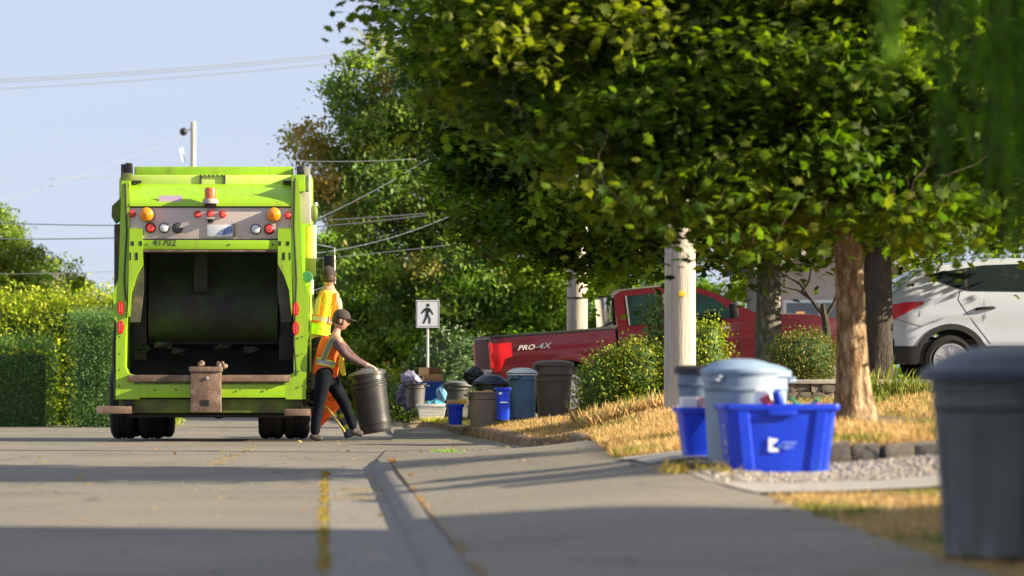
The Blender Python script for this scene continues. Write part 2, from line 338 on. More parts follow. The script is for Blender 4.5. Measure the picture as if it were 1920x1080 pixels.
# ------------------------------------------------------------------ the lie of the land
CP = [(.55, 3, .06), (.55, 8, .06), (.55, 12, .06), (.55, 20, .06), (.55, 28, .06), (.5, 31.5, .01), (.5, 35, .0), (.5, 41, -.005), (.5, 50, -.12), (.5, 60, -.15), (.5, 80, -.05),
      (1.5, 8, .10), (1.5, 16, .125), (1.5, 24, .15), (1.3, 30, .10), (1.3, 34, .03), (1.3, 41, .0), (1.2, 50, -.1),
      (2.76, 12.8, .10), (2.45, 8, .10), (2.48, 18.7, .17), (2.83, 19.9, .22), (2.42, 20.9, .29), (2.22, 22, .25), (2.65, 32.2, .20), (2.2, 23.8, .21), (1.76, 36, .012), (1.96, 42.6, .10), (2.1, 42.6, .15),
      (2.87, 39.7, .263), (2.9, 36, .18), (3.8, 34, .47), (3.6, 38.5, .346), (5.38, 32.2, .468), (3.26, 34, .36), (5.45, 29.8, .56), (3.6, 20.9, .30), (3.46, 18.9, .21), (3.0, 25, .31), (3.6, 26, .40), (4.5, 24, .45),
      (5.7, 37, .55), (8.36, 42.6, .77), (7.2, 42.6, .74), (10, 42.6, .80), (2.8, 45.8, .08), (5.0, 46.2, .30), (7.8, 46.5, .48), (3, 60, .05), (10, 60, .6), (6, 75, .3), (12, 20, .7), (12, 34, .85), (8, 13, .35), (5, 5, .15), (1.6, 47.7, .19), (1.25, 47.5, .10), (1.75, 46.3, .17), (20, 40, 1.), (20, 80, .8), (20, 8, .5)]
_cp = np.array(CP); _sc = np.array([1., .25])
def _phi(d): return np.sqrt(d*d+.04)
_A = _phi(np.linalg.norm((_cp[:, None, :2]-_cp[None, :, :2])*_sc, axis=2)); _w = np.linalg.solve(_A, _cp[:, 2])
def gz(X, Y):
    "height of the ground on the right of the kerb"
    X = np.asarray(X, float); Y = np.asarray(Y, float)
    d = np.sqrt((X[..., None]-_cp[:, 0])**2+((Y[..., None]-_cp[:, 1])*.25)**2); return (_phi(d)*_w).sum(-1)
def roadz(Y):
    return float(np.interp(Y, [41.5, 47, 54, 66, 80, 110, 400], [0, -.10, -.17, -.13, -.10, .1, 2.0]))
def gzf(x, y): return float(gz(x, y))
def sheet(name, m, Ys, xl, xr, nx, zf, off=0., kind='structure', parent=None, flip=False):
    b = bmesh.new(); rows = []
    for y in Ys:
        a, c = xl(y), xr(y); rows.append([b.verts.new((a+(c-a)*i/nx, y, zf(a+(c-a)*i/nx, y)+off)) for i in range(nx+1)])
    for p, q in zip(rows, rows[1:]):
        for i in range(nx): b.faces.new((p[i], p[i+1], q[i+1], q[i]))
    me = bpy.data.meshes.new(name); b.to_mesh(me); b.free(); me.materials.append(m); me.shade_smooth()
    o = link(name, me, parent)
    if kind: o['kind'] = kind
    return o
ip = lambda xs, ys: (lambda v: float(np.interp(v, xs, ys)))
# far ground, road, gutter
g = MB(); g.box(-900, 900, -60, 2500, -3.0, -.42); tag(g.build('ground', M_['soil'], smooth=0), kind='structure')
Yr = list(np.linspace(-12, 40, 27))+list(np.linspace(41, 115, 50))
sheet('road', M_['asphalt'], Yr, lambda y: -22 if y > 44 else -8.5, ip([-12, 29, 31, 45, 52, 115], [.46, .46, .9, 1.2, 6, 9]), 12, lambda x, y: roadz(y)-(.0 if x > -7 else .004))
KERB_END = 30.2
sheet('gutter', M_['gutter'], list(np.linspace(-12, 28.6, 30)), lambda y: .02, lambda y: .43, 3, lambda x, y: 0, .004)
xr = ip([-12, 12.5, 18.7, 20, 22, 23.8, 29, 34, 36, 42.6, 50], [2.45, 2.43, 2.48, 2.3, 2.2, 2.15, 2.45, 2.62, 2.34, 1.9, 1.4])
# yard on the right, one height field
def yard_xl(y): return float(np.interp(y, [-12, 29.5, 30.5, 36, 42.6, 50, 62], [.50, .50, .50, .7, .9, 1.1, 1.2]))
Yy = list(np.linspace(-12, 10, 12))+list(np.linspace(10.5, 50, 120))+list(np.linspace(51, 70, 20))
NX = 70
b = bmesh.new(); rows = []
for y in Yy:
    a = yard_xl(y); rows.append([b.verts.new((X_, y, gzf(X_, y)-(.16 if (y > 30.3 and X_ < float(xr(y))+.03) else .05 if X_ < float(xr(y))-.15 else 0))) for X_ in (a+(22-a)*(i/NX)**1.7 for i in range(NX+1))])
for p, q in zip(rows, rows[1:]):
    for i in range(NX): b.faces.new((p[i], p[i+1], q[i+1], q[i]))
me = bpy.data.meshes.new('dry_lawn'); b.to_mesh(me); b.free(); me.materials.append(M_['lawn']); me.shade_smooth(); link('dry_lawn', me)['kind'] = 'structure'
sw = bpy.data.objects.new('sidewalk', None); COL.objects.link(sw); sw['kind'] = 'structure'
y_ = 2.0
while y_ < 30.4:
    ye = min(y_+1.5, 30.5); o = sheet('slab', M_['sidewalk'], list(np.linspace(y_+.005, ye-.005, 7)), lambda y: .575, xr, 14, gzf, .008, None, sw); y_ = ye
def apz(x, y):
    k = float(np.interp(y, [29.5, 33, 60, 62], [0, 1, 1, 0])); a = gzf(.9, y); g_ = gzf(x, y); return g_+(min(g_, a+(g_-a)*.30)-g_)*k
sheet('driveway_apron', M_['asphalt'], list(np.linspace(28.6, 60, 84)), yard_xl, lambda y: xr(y)+.04, 16, apz, .006)
vk = MB(); vr = []
for y in np.linspace(30.6, 49.5, 36):
    x = float(xr(y)); zt = gzf(x+.2, y)+.012; zt = max(zt, apz(x, y)+.02); f_ = 1
    wob = .025*mnoise.noise((y*1.3, 0, 0)); vr.append([Vector((x-.05+wob, y, apz(x, y)-.05)), Vector((x-.035+wob, y, apz(x, y)+(zt-apz(x, y))*.8)), Vector((x+.01+wob, y, zt)), Vector((x+.16, y, zt+.004)), Vector((x+.2, y, apz(x, y)-.1))])
vk.rings(vr); tag(vk.build('verge_bank', M_['dirt'], None, 40), kind='structure')
# pale pad by the blue boxes, gravel strip, concrete path
def quadsheet(name, m, pts, off, n=14, kind='structure'):
    "pts: four corners (x,y) counter-clockwise, laid on the ground"
    b = bmesh.new(); P = [Vector((*p, 0)) for p in pts]; rows = []
    for j in range(n+1):
        l = P[0].lerp(P[3], j/n); r = P[1].lerp(P[2], j/n); rows.append([])
        for i in range(n+1):
            q = l.lerp(r, i/n); rows[-1].append(b.verts.new((q.x, q.y, gzf(q.x, q.y)+off)))
    for p, q in zip(rows, rows[1:]):
        for i in range(n): b.faces.new((p[i], p[i+1], q[i+1], q[i]))
    me = bpy.data.meshes.new(name); b.to_mesh(me); b.free(); me.materials.append(m); me.shade_smooth(); o = link(name, me); o['kind'] = kind; return o
quadsheet('gravel_strip', M_['gravel'], [(2.30, 18.95), (9, 18.5), (9, 20.35), (2.2, 20.6)], .012)
quadsheet('path', M_['concrete'], [(2.46, 18.1), (9, 17.6), (9, 18.45), (2.34, 18.9)], .016)
quadsheet('driveway_pad', M_['concrete'], [(2.1, 20.7), (2.9, 20.6), (2.95, 23.0), (2.12, 23.2)], .02)
0 and quadsheet('verge_dirt', M_['dirt'], [(2.34, 36), (2.95, 35.4), (2.6, 42.0), (1.9, 42.6)], .010)
# kerb: one rounded length in four stones, then turned down at the driveway
kr = thing('kerb', 'rounded grey concrete kerb with yellowed joint between road and sidewalk', 'kerb', (.5, 14, 0))
kr['kind'] = 'structure'; del kr['category']
def kerb_prof(h): return [(-.095, 0), (-.075, h*.42), (-.045, h*.76), (-.01, h*.95), (.03, h*1.02), (.07, h*1.02), (.088, h*.97), (.088, -.05), (-.095, -.05)]
ycur = 2.0
while ycur < KERB_END:
    y1 = min(ycur+2.4, KERB_END); mb = MB(); rr = []
    for k in range(9):
        y = ycur+.006+(y1-ycur-.012)*k/8; h = .066 if y < 28.6 else .066*max(.1, (KERB_END+.15-y)/1.75)
        sw = 0 if y < 28.6 else .10*((y-28.6)/1.7)**2
        rr.append([Vector((x+sw, y-14, z+random.uniform(-.001, .001))) for x, z in kerb_prof(h)])
    mb.rings(rr); mb.build('kerbstone', M_['kerb'], kr, 40); ycur = y1

# grass: straw on the verge, weeds in the joints ------------------------------
rs = np.random.default_rng(3)
def blades(name, m, X, Y, Z, h, wd, cols, lean=.35, label=None):
    N = len(X); C = np.stack([X, Y, Z], 1); az = rs.uniform(0, 2*np.pi, N)
    up = np.stack([rs.normal(0, lean, N), rs.normal(0, lean, N), np.ones(N)], 1); up /= np.linalg.norm(up, axis=1)[:, None]
    a = np.stack([np.cos(az), np.sin(az), np.zeros(N)], 1); a -= up*(a*up).sum(1)[:, None]; a /= np.linalg.norm(a, axis=1)[:, None]; c = np.cross(up, a)
    Rm = np.stack([a*wd[:, None], c*h[:, None]*.5, up*h[:, None]], 2)
    o = leafset(name, m, C, Rm, np.ones(N), BLADE[0], BLADE[1], cols); o['kind'] = 'stuff'; return o
def scatter(poly, n):
    P = np.array(poly); lo, hi = P.min(0), P.max(0); out = []
    while len(out) < n:
        q = rs.uniform(lo, hi, (n*2, 2)); ins = np.zeros(len(q), bool); j = len(P)-1
        for i in range(len(P)):
            c = ((P[i, 1] > q[:, 1]) != (P[j, 1] > q[:, 1])) & (q[:, 0] < (P[j, 0]-P[i, 0])*(q[:, 1]-P[i, 1])/(P[j, 1]-P[i, 1]+1e-12)+P[i, 0]); ins ^= c; j = i
        out += list(q[ins])
    return np.array(out[:n])
straw = np.array([(.62, .42, .17), (.54, .35, .13), (.68, .50, .24), (.38, .26, .11)]); green = np.array([(.22, .24, .03), (.30, .28, .04), (.14, .2, .03)])
def grassfield(name, poly, n, hmean, wmean, pg=.0, lab=None, dens=None):
    q = scatter(poly, n)
    if dens:
        k = np.array([mnoise.noise((x*dens, y*dens*.6, 0)) for x, y in q]) > -.05; q = q[k]
    N = len(q); h = np.abs(rs.normal(hmean, hmean*.35, N))+.01; wd = np.full(N, wmean); c = straw[rs.integers(0, 4, N)]*(1+rs.normal(0, .12, (N, 1)))
    if pg:
        k = np.array([mnoise.noise((x*1.5+9, y*.7, 3)) for x, y in q])+rs.normal(0, .12, N) > (.5-pg); c[k] = green[rs.integers(0, 3, k.sum())]
    o = blades(name, STRAW, q[:, 0], q[:, 1], gz(q[:, 0], q[:, 1]), h, wd, c); 
    if lab: o['label'] = lab
    return o
grassfield('tall_dry_grass', [(2.16, 23.6), (2.9, 23.2), (3.3, 22), (4.2, 22), (4.0, 33.5), (2.66, 32.2), (2.46, 29)], 30000, .055, .0045, .06)
grassfield('dry_grass', [(2.5, 33.8), (4.2, 32.5), (5.0, 21.6), (9, 21.6), (9, 37), (4.0, 39.5), (2.5, 42), (2.2, 42.6), (2.4, 40), (2.98, 36)], 52000, .045, .006, .42)
grassfield('meadow_grass', [(2.95, 35.5), (4.6, 35.5), (4.6, 38.5), (3.0, 38.5)], 9000, .15, .0035, .3)
grassfield('verge_straw', [(2.66, 31), (3.0, 31), (2.9, 36), (2.5, 42.6), (1.95, 42.8), (2.40, 36)], 9000, .035, .006, .05)
grassfield('short_grass', [(2.45, 8), (5, 8), (5, 17.7), (2.5, 18.05), (2.47, 15)], 26000, .02, .008, .42)
gq = scatter([(2.34, 18.98), (5.5, 18.75), (5.5, 20.3), (2.3, 20.5)], 5200); mb = MB()
pv = []; pf = []; bm_ = bmesh.new(); bmesh.ops.create_icosphere(bm_, subdivisions=1, radius=1); bv = np.array([v.co[:] for v in bm_.verts]); bf = np.array([[v.index for v in f.verts] for f in bm_.faces]); bm_.free()
az_ = rs.uniform(0, 6.28, len(gq)); Rz = np.zeros((len(gq), 3, 3)); Rz[:, 0, 0] = np.cos(az_); Rz[:, 0, 1] = -np.sin(az_)*1.3; Rz[:, 1, 0] = np.sin(az_); Rz[:, 1, 1] = np.cos(az_)*1.3; Rz[:, 2, 2] = .6
gc = np.array([(.42, .38, .32), (.30, .27, .24), (.50, .46, .40), (.22, .19, .16), (.36, .28, .2)])[rs.integers(0, 5, len(gq))]
o = leafset('gravel', STONEM, np.stack([gq[:, 0], gq[:, 1], gz(gq[:, 0], gq[:, 1])+.016], 1), Rz, rs.uniform(.005, .015, len(gq)), bv, bf, gc); o['kind'] = 'stuff'
# weeds in the seam, the kerb joint and at the pad
def seam(name, pts, n, sx, h, cols):
    P = np.array(pts); t = rs.uniform(0, len(P)-1, n); i = np.minimum(t.astype(int), len(P)-2); f = (t-i)[:, None]; q = P[i]*(1-f)+P[i+1]*f
    d = np.array([mnoise.noise((0, y*1.1, 5)) for y in q[:, 1]]); q = q[d+rs.normal(0, .25, n) > -.1]; N = len(q)
    x = q[:, 0]+rs.normal(0, sx, N); z = q[:, 2]
    return blades(name, STRAW, x, q[:, 1], z, np.abs(rs.normal(h, h*.4, N))+.004, np.full(N, .010), np.array(cols)[rs.integers(0, len(cols), N)], .6)
yg = [(.42, .33, .06), (.38, .24, .05), (.22, .24, .04), (.48, .38, .10), (.25, .16, .05)]
seam('seam_weeds', [(-.008, 8, 0), (-.006, 14, 0), (-.01, 20, 0), (0, 27.5, 0)], 4200, .018, .012, yg)
seam('gutter_weeds', [(.15, 21, .0), (.25, 23.5, .0)], 900, .10, .008, yg)
seam('kerb_joint_weeds', [(.595, 10, .068), (.595, 28.6, .068), (.65, 30.2, .03)], 4200, .014, .010, [(.42, .22, .05), (.50, .30, .08), (.34, .19, .05), (.25, .22, .05)])
seam('crack_weeds', [(-1.05, 28.9, .0), (-1.0, 31.5, 0), (-.93, 34.0, 0), (-.80, 37.5, 0)], 500, .05, .008, yg)
seam('pad_weeds', [(2.18, 19.6, gzf(2.18, 19.6)+.01), (2.24, 20.4, gzf(2.24, 20.4)+.01), (2.45, 19.6, gzf(2.45, 19.6)+.01)], 700, .06, .05, [(.3, .2, .06), (.22, .18, .05), (.4, .38, .05)])
seam('kerbside_clippings', [(1.50, 47.0, gzf(1.5, 47)), (1.75, 46.0, gzf(1.75, 46)), (2.0, 44.6, gzf(2, 44.6))], 1800, .10, .05, [(.5, .6, .06), (.62, .62, .10), (.5, .4, .1)])
seam('leaf_scraps', [(1.2, 33.5, .03), (1.35, 33.0, .04)], 120, .07, .03, [(.2, .45, .03), (.3, .5, .05)])
for nm, poly, n_ in (('fallen_leaves', [(2.3, 10), (4.5, 10), (4.2, 26), (2.3, 28)], 420), ('fallen_leaves', [(-3, 18), (2.3, 18), (2.3, 40), (-3, 40)], 110)):
    q = scatter(poly, n_); zz = np.where(q[:, 0] > .6, gz(q[:, 0], q[:, 1])+.012, .012); c = np.array([(.5, .28, .08), (.42, .2, .06), (.55, .42, .12), (.3, .3, .06)])[rs.integers(0, 4, n_)]
    o = leafset(nm, STRAW, np.stack([q[:, 0], q[:, 1], zz], 1), turns(n_, .35, rs), rs.uniform(.03, .07, n_), MAPLE[0], MAPLE[1], c); o['kind'] = 'stuff'
# loose stones and dry leaves on the tarmac
mb = MB()
for k in range(160):
    y = random.uniform(14, 40); x = random.uniform(-1.2, .4) if random.random() < .6 else random.uniform(.7, 2.0)
    z = 0 if x < .5 else gzf(x, y)+.006
    r = random.uniform(.004, .011); mb.ball((x, y, z+r*.4), r, 1, (1, 1.2, .6))
tag(mb.build('pebbles', M_['gravel'], smooth=0), kind='stuff')
# ================================================================== the refuse truck
TX, TY = -1.41, 40.0
truck = thing('garbage_truck', 'lime green rear-loading garbage truck seen from behind with its hopper open', 'garbage truck', (TX, TY, 0))
def lx(px): return (px-400)/149.0
def lz(py): return (825-py)/149.0
def tb(name, m, x0, y0, x1, y1, d0, d1, bev=.01, parent=None, smooth=35):
    mb = MB(); mb.box(lx(x0), lx(x1), d0, d1, lz(y1), lz(y0), bev); return mb.build(name, m, parent or truck, smooth)
def tp(name, m, poly, d0, d1, parent=None):
    mb = MB(); mb.prism([(lx(x), lz(y)) for x, y in poly], d0, d1); bm = mb.b
    return mb.build(name, m, parent or truck, 35)
MIR = lambda poly: [(789-x, y) for x, y in poly]
lime, dirty = M_['lime'], M_['lime_dirty']
# packer body, chassis and cab ahead of the tailgate
mb = MB(); mb.box(-1.27, 1.25, 1.25, 6.0, .62, 3.42, .05); mb.build('body', lime, truck)
mb = MB(); mb.box(-1.0, 1.0, 6.3, 8.2, .7, 3.0, .08); mb.build('cab', M_['whitepl'], truck)
mb = MB(); mb.box(-.45, .45, .9, 8.0, .52, .78, .02); mb.build('chassis', M_['blackst'], truck)
for yy in (2.1, 3.45):
    mb = MB(); mb.tube([(-1.0, yy, .46), (-.4, yy, .46), (0, yy, .43), (.4, yy, .46), (1.0, yy, .46)], [.09, .09, .17, .09, .09], 12); mb.build('axle', M_['blackst'], truck)
# tyres
def tyre_prof(w_, r_):
    h = w_/2; return [(.30, -h*.8), (r_-.07, -h), (r_-.015, -h*.82), (r_, -h*.6), (r_, -h*.25), (r_-.012, -h*.2), (r_-.012, -h*.1), (r_, -h*.05), (r_, h*.05), (r_-.012, h*.1), (r_-.012, h*.2), (r_, h*.25), (r_, h*.6), (r_-.015, h*.82), (r_-.07, h), (.30, h*.8)]
mb = MB(); mb.lathe(tyre_prof(.335, .50), 40, 'X'); tyre_me = mb.build('tyre', M_['rubber'], smooth=30, mesh_only=True)
mb = MB(); mb.lathe([(.0, .05), (.12, .06), (.15, .0), (.28, -.02), (.30, .1), (.305, .1), (.305, -.12), (.0, -.12)], 24, 'X'); rim_me = mb.build('rim', M_['whitepl'], mesh_only=True)
for yy in (2.1, 3.45):
    for px in (233, 285, 509, 556):
        wob = bpy.data.objects.new('wheel', None); COL.objects.link(wob); wob.parent = truck; wob.location = ((px-610)/141.6+1.41, yy, .50)
        link('tyre', tyre_me, wob); link('rim', rim_me, wob)
for sx in (-1, 1):
    wob = bpy.data.objects.new('wheel', None); COL.objects.link(wob); wob.parent = truck; wob.location = (sx*1.0, 7.2, .42); link('tyre', tyre_me, wob); link('rim', rim_me, wob)
# tailgate frame
LP = [(228, 335), (243, 335), (243, 470), (239, 545), (236, 600), (234, 684), (240, 697), (252, 700), (262, 712), (262, 745), (217, 745), (218, 600), (212, 590), (212, 545), (222, 520)]
tp('side_frame', lime, LP, 0, 1.2); 
RP = MIR(LP[:9])+[(523, 712), (534, 715), (536, 745), (573, 745), (578, 600), (578, 545), (568, 520)]
tp('side_frame', lime, RP, 0, 1.2)
GP = [(243.5, 425), (267.5, 425), (268, 492), (257, 512), (247, 540), (242, 590), (240.5, 560), (242, 500)]
for q, s_ in ((GP, 1), (MIR(GP), -1)):
    gp = tp('gusset_plate', lime, q, -.035, .25)
    for a, b_ in (((246.5, 449), (251.5, 457)), ((262, 448.5), (266.5, 457)), ((243.8, 470), (246.2, 484)), ((254.5, 470), (259, 484))):
        X0, X1 = (a[0], b_[0]) if s_ > 0 else (789-b_[0], 789-a[0])
        tb('slot', M_['blackst'], X0, a[1], X1, b_[1], -.039, -.03, 0, gp)
# inner hopper side walls: grey steel triangles
for q in ([(269, 492), (269, 540), (262, 600), (243, 600), (247, 545), (258, 514)],):
    tp('hopper_cheek', M_['grime'], q, .10, .14); tp('hopper_cheek', M_['grime'], MIR(q), .10, .14)
tb('hopper_wall', M_['blackst'], 238, 463, 268, 712, .9, 1.2); tb('hopper_wall', M_['blackst'], 521, 463, 549, 712, .9, 1.2)
tb('top_beam', lime, 247, 303, 549, 321, .55, .80, .02)
tb('roof_edge', M_['lime_pale'], 243, 320.5, 548, 340, .40, .75, .02)
# rolled upper panel
prof = [(1.1, lz(338))]+[(.36-.37*math.sin(t*math.pi/2*.98)-.0, lz(338+45*t**1.0)) for t in np.linspace(0, 1, 12)]+[(1.1, lz(383))]
mb = MB(); mb.prism(prof, lx(243.5), lx(546), 'YZ'); mb.build('rolled_panel', lime, truck, 30)
mb = MB()
for x0, x1, y0, y1 in ((372, 376, 320, 338), (417, 421, 321, 338)): mb.box(lx(x0), lx(x1), .375, .402, lz(y1), lz(y0))
for k in range(5): mb.box(lx(380+k*8), lx(384+k*8), .375, .402, lz(323), lz(320.5))
mb.build('latch_plate', M_['grime'], truck)
tb('wedge_bracket', M_['blackst'], 244, 332, 262, 336, .3, .42, .002); tb('wedge_bracket', M_['blackst'], 530, 332, 547, 336, .3, .42, .002)
tb('light_panel', M_['plate'], 240.5, 385.5, 548, 446, .03, .12, .004)
tb('shadow_gap', M_['blackst'], 241, 382.5, 548, 385.5, .05, .2, 0); tb('shadow_gap', M_['blackst'], 262, 443.8, 524, 446.5, .018, .1, 0)
nb = tb('header_beam', lime, 262, 446.5, 526, 464, -.01, .35, .012)
text_part('41702', .125, 'number', M_['signblack'], nb, (lx(309), -.014, lz(451.5)), ext=.001, sx=.95)
tb('header_lip', M_['rust'], 266, 464, 524, 468, .0, .35, .002)
# hopper interior
mb = MB(); mb.box(lx(240), lx(549), 1.15, 1.2, lz(712), lz(463)); mb.build('hopper_back', M_['blackst'], truck)
mb = MB(); pr = [(1.1, lz(462)), (.95, lz(500)), (.80, lz(540)), (.74, lz(580)), (.78, lz(615)), (.9, lz(632)), (1.12, lz(632)), (1.12, lz(462))]
mb.prism(pr, lx(272), lx(519), 'YZ'); mb.build('packer_blade', mat('grimy_packer_paint', (.026, .04, .008), .6, var=.4, scale=3, col2=(.015, .016, .01), c2lo=.45, c2hi=.62, c2scale=2.4), truck, 40)
mb = MB(); pr = [(.05, lz(700)), (.25, lz(706)), (.6, lz(700)), (.9, lz(670)), (1.14, lz(640)), (1.14, lz(712)), (.05, lz(712))]
mb.prism(pr, lx(243), lx(546), 'YZ'); mb.build('hopper_floor', M_['blackst'], truck, 40)
mb = MB(); mb.box(lx(360), lx(385), .7, .9, lz(540), lz(464)); mb.build('packer_ram', M_['grime_dk'], truck)
for px, py in ((262, 648), (300, 642), (392, 690), (470, 650), (330, 655), (415, 645)):
    mb = MB(); mb.ball((lx(px), .75, lz(py)), .07, 2, (1.6, 1, .6))
    for v in mb.b.verts: v.co += Vector([random.uniform(-.02, .02) for _ in range(3)])
    mb.build('rubbish', M_['grime_dk'], truck, 0)
mb = MB(); mb.box(lx(524), lx(529), .5, .55, lz(526), lz(514)); mb.build('rag', M_['concrete'], truck)
# sill and rear beams
tb('sill', M_['rust'], 240, 699.5, 544, 712, -.06, .2, .012)
tb('rear_beam', M_['lime'], 262, 712, 536, 742, .0, .35, .01)
tb('beam_groove', dirty, 252, 713, 536, 717, -.012, .1, .004)
tb('under_beam', dirty, 222, 744, 566, 771, .10, .7, .02)
tb('under_tank', M_['blackst'], 238, 772, 552, 780, .4, 1.4, .02)
# hitch box
hb = tb('lift_box', M_['rust'], 358.5, 692, 415.5, 769, -.22, .05, .012)
tb('box_lid', M_['rust'], 356, 684, 418, 693, -.24, .02, .006, hb)
tb('box_slot', M_['blackst'], 378, 746, 393, 757, -.224, -.21, 0, hb)
mb = MB()
for k in range(9): mb.ball((lx(random.uniform(372, 425)), -.1+random.uniform(0, .15), lz(random.uniform(677, 684))), random.uniform(.02, .05), 1)
tag(mb.build('litter', M_['rust'], hb, 0), kind='stuff')
mb = MB(); mb.lathe([(.0, -.225), (.022, -.225), (.022, -.24), (.0, -.24)], 10, 'Y', (lx(391), 0, lz(705))); mb.build('hook', M_['galv'], hb)
for a, b_ in ((181, 248), (533, 582)):
    tb('rear_step', M_['rust'], a, 758+(5 if a > 300 else 0), b_, 772+(4 if a > 300 else 0), -.05, .45, .012)
tb('mud_flap', M_['blackst'], 232, 745, 250, 760, .05, .12, .004)
# hoses and bolts
for pts, r_ in (([(553, 330), (551, 420), (556, 520), (551, 640), (556, 700)], .011), ([(235, 340), (238, 430), (233, 520), (236, 560)], .010), ([(563, 560), (569, 600), (564, 650), (570, 700), (566, 740)], .016), ([(208, 560), (214, 600), (209, 660), (216, 740)], .016)):
    mb = MB(); mb.tube([(lx(x), -.012 if r_ < .012 else .33, lz(y)) for x, y in pts], r_, 8); mb.build('hose', M_['blackpl'], truck)
for px, py in [(252, 340+k*0) for k in (0,)]+[(x, y) for x in (223.5, 566) for y in (628, 660, 690, 720)]+[(x, 727) for x in (290, 330, 450, 500)]+[(x, 455) for x in (275, 430, 512)]:
    mb = MB(); mb.lathe([(.012, .0), (.012, -.008), (.0, -.010)], 8, 'Y', (lx(px), -.01, lz(py))); mb.build('bolt', M_['grime'], truck, 40)
# lamps
def disc(name, m, px, py, rpx, d, th=.03, parent=None, dome=.4):
    r = rpx/149; mb = MB(); mb.lathe([(r, d), (r, d-th), (r*.9, d-th*1.3), (r*.6, d-th*(1.3+dome*.6)), (.0, d-th*(1.3+dome))], 24, 'Y', (lx(px), 0, lz(py))); return mb.build(name, m, parent or truck, 40)
def lamp(name, m, px, py, r, ringm=None, dots=0):
    o = disc(name, ringm or M_['blackst'], px, py, r, .03, .02, dome=.05)
    disc('lens', m, px, py, r*.80, .012, .02, o)
    if dots:
        mb = MB()
        for k in range(dots): a = 2*math.pi*k/dots; mb.ball((lx(px)+r*.45/149*math.cos(a), -.022, lz(py)+r*.45/149*math.sin(a)), .011, 1)
        mb.ball((lx(px), -.024, lz(py)), .011, 1)
        mb.build('diode_dots', M_['red_dot'], o, 0)
    return o
for px in (275.5, 514): disc('warning_lamp', M_['blackst'], px, 399, 13.6, .03, .05, dome=.02); o = disc('warning_lens', M_['orange_lens'], px, 399, 13, -.03, .07)
for px, py in ((247.5, 397), (370, 398), (394, 398), (417.5, 398), (540.5, 400)): lamp('marker_lamp', M_['red_lens'], px, py, 6.8, M_['red_lens'], 5)
for px, py in ((282, 423.5), (504.5, 426)): lamp('brake_lamp', M_['red_lens'], px, py, 10, None, 7)
for px, py in ((307.5, 423.5), (479.5, 426)): lamp('reversing_lamp', M_['clear_lens'], px, py, 10)
lamp('warning_speaker', M_['dark_lens'], 332.5, 424, 10)
for px, py in ((226.5, 574), (226.5, 610), (554.5, 576), (554.5, 612)):
    mb = MB(); out = []
    for k in range(20):
        a = 2*math.pi*k/20; out.append((lx(px)+.042*math.cos(a), lz(py)+.085*math.sin(a)))
    mb.prism(out, -.03, .0); o = mb.build('tail_lamp', M_['red_lens'], truck, 40)
    mb = MB()
    for k in (-2, -1, 0, 1, 2):
        for q in (-1, 1): mb.box(lx(px)+q*.014-.007, lx(px)+q*.014+.007, -.034, -.028, lz(py)+k*.022-.007, lz(py)+k*.022+.007)
    mb.build('diode_dots', M_['red_dot'], o, 0)
# plate lamp bracket, plate, sticker, beacon
tb('plate_lamp', M_['concrete'], 387, 404, 402, 408, -.12, .03, .004); tb('plate_lamp_stem', M_['blackst'], 390, 408, 400, 414, -.05, .03, .004)
pl = tb('licence_plate', M_['signwhite'], 388.5, 418, 437, 439.5, .005, .028, .003)
mb = MB(); mb.prism([(lx(404), lz(438)), (lx(416), lz(427)), (lx(423), lz(423)), (lx(436), lz(420.5)), (lx(436), lz(432)), (lx(420), lz(437))], .001, .0045); mb.build('blue_swoosh', mat('plate_blue', (.06, .12, .35), .5, col2=(.5, .6, .8), c2scale=60, c2lo=.5, c2hi=.6), pl)
tb('plate_fixing', M_['rust'], 437, 416, 441, 440, .0, .03, .002, pl)
st = MB(); st.box(lx(298), lx(341), 0, .004, lz(376), lz(363)); st = st.build('sticker', mat('lilac_label', (.55, .42, .62), .6, var=.15, scale=40), truck)
st.rotation_euler = (0, 0, 0); st.location = (0, .012, 0)
bz = lz(379)
mb = MB(); mb.lathe([(.10, bz), (.10, bz+.03), (.085, bz+.06), (.075, bz+.06)], 24, 'Z', (lx(395), -.10, 0)); bb = mb.build('beacon_base', M_['concrete'], truck)
mb = MB(); mb.lathe([(.074, bz+.06), (.074, bz+.17), (.062, bz+.20), (.0, bz+.205)], 24, 'Z', (lx(395), -.10, 0)); mb.build('beacon_dome', M_['beacon'], bb)
tb('beacon_bracket', M_['blackst'], 384, 378, 406, 384, -.16, .05, .004)
# side gear, left
tb('lift_cylinder', M_['grime'], 208, 412, 220, 560, .6, .8, .02); tb('side_channel', dirty, 206, 560, 221, 748, .7, .9, .01)
tb('side_channel', M_['grime'], 211, 620, 219, 700, .6, .68, .01)
tp('side_bracket', M_['lime_dirty'], [(207, 380), (222, 366), (226, 366), (226, 400), (213, 412), (206, 400)], .3, .6)
tb('hinge_bracket', dirty, 224, 318, 244, 336, .25, .8, .01); tb('hinge_post', M_['grime'], 222, 299, 229, 330, .5, .7, .004); tb('hinge_pin', M_['blackst'], 230, 297, 243, 319, .45, .7, .015)
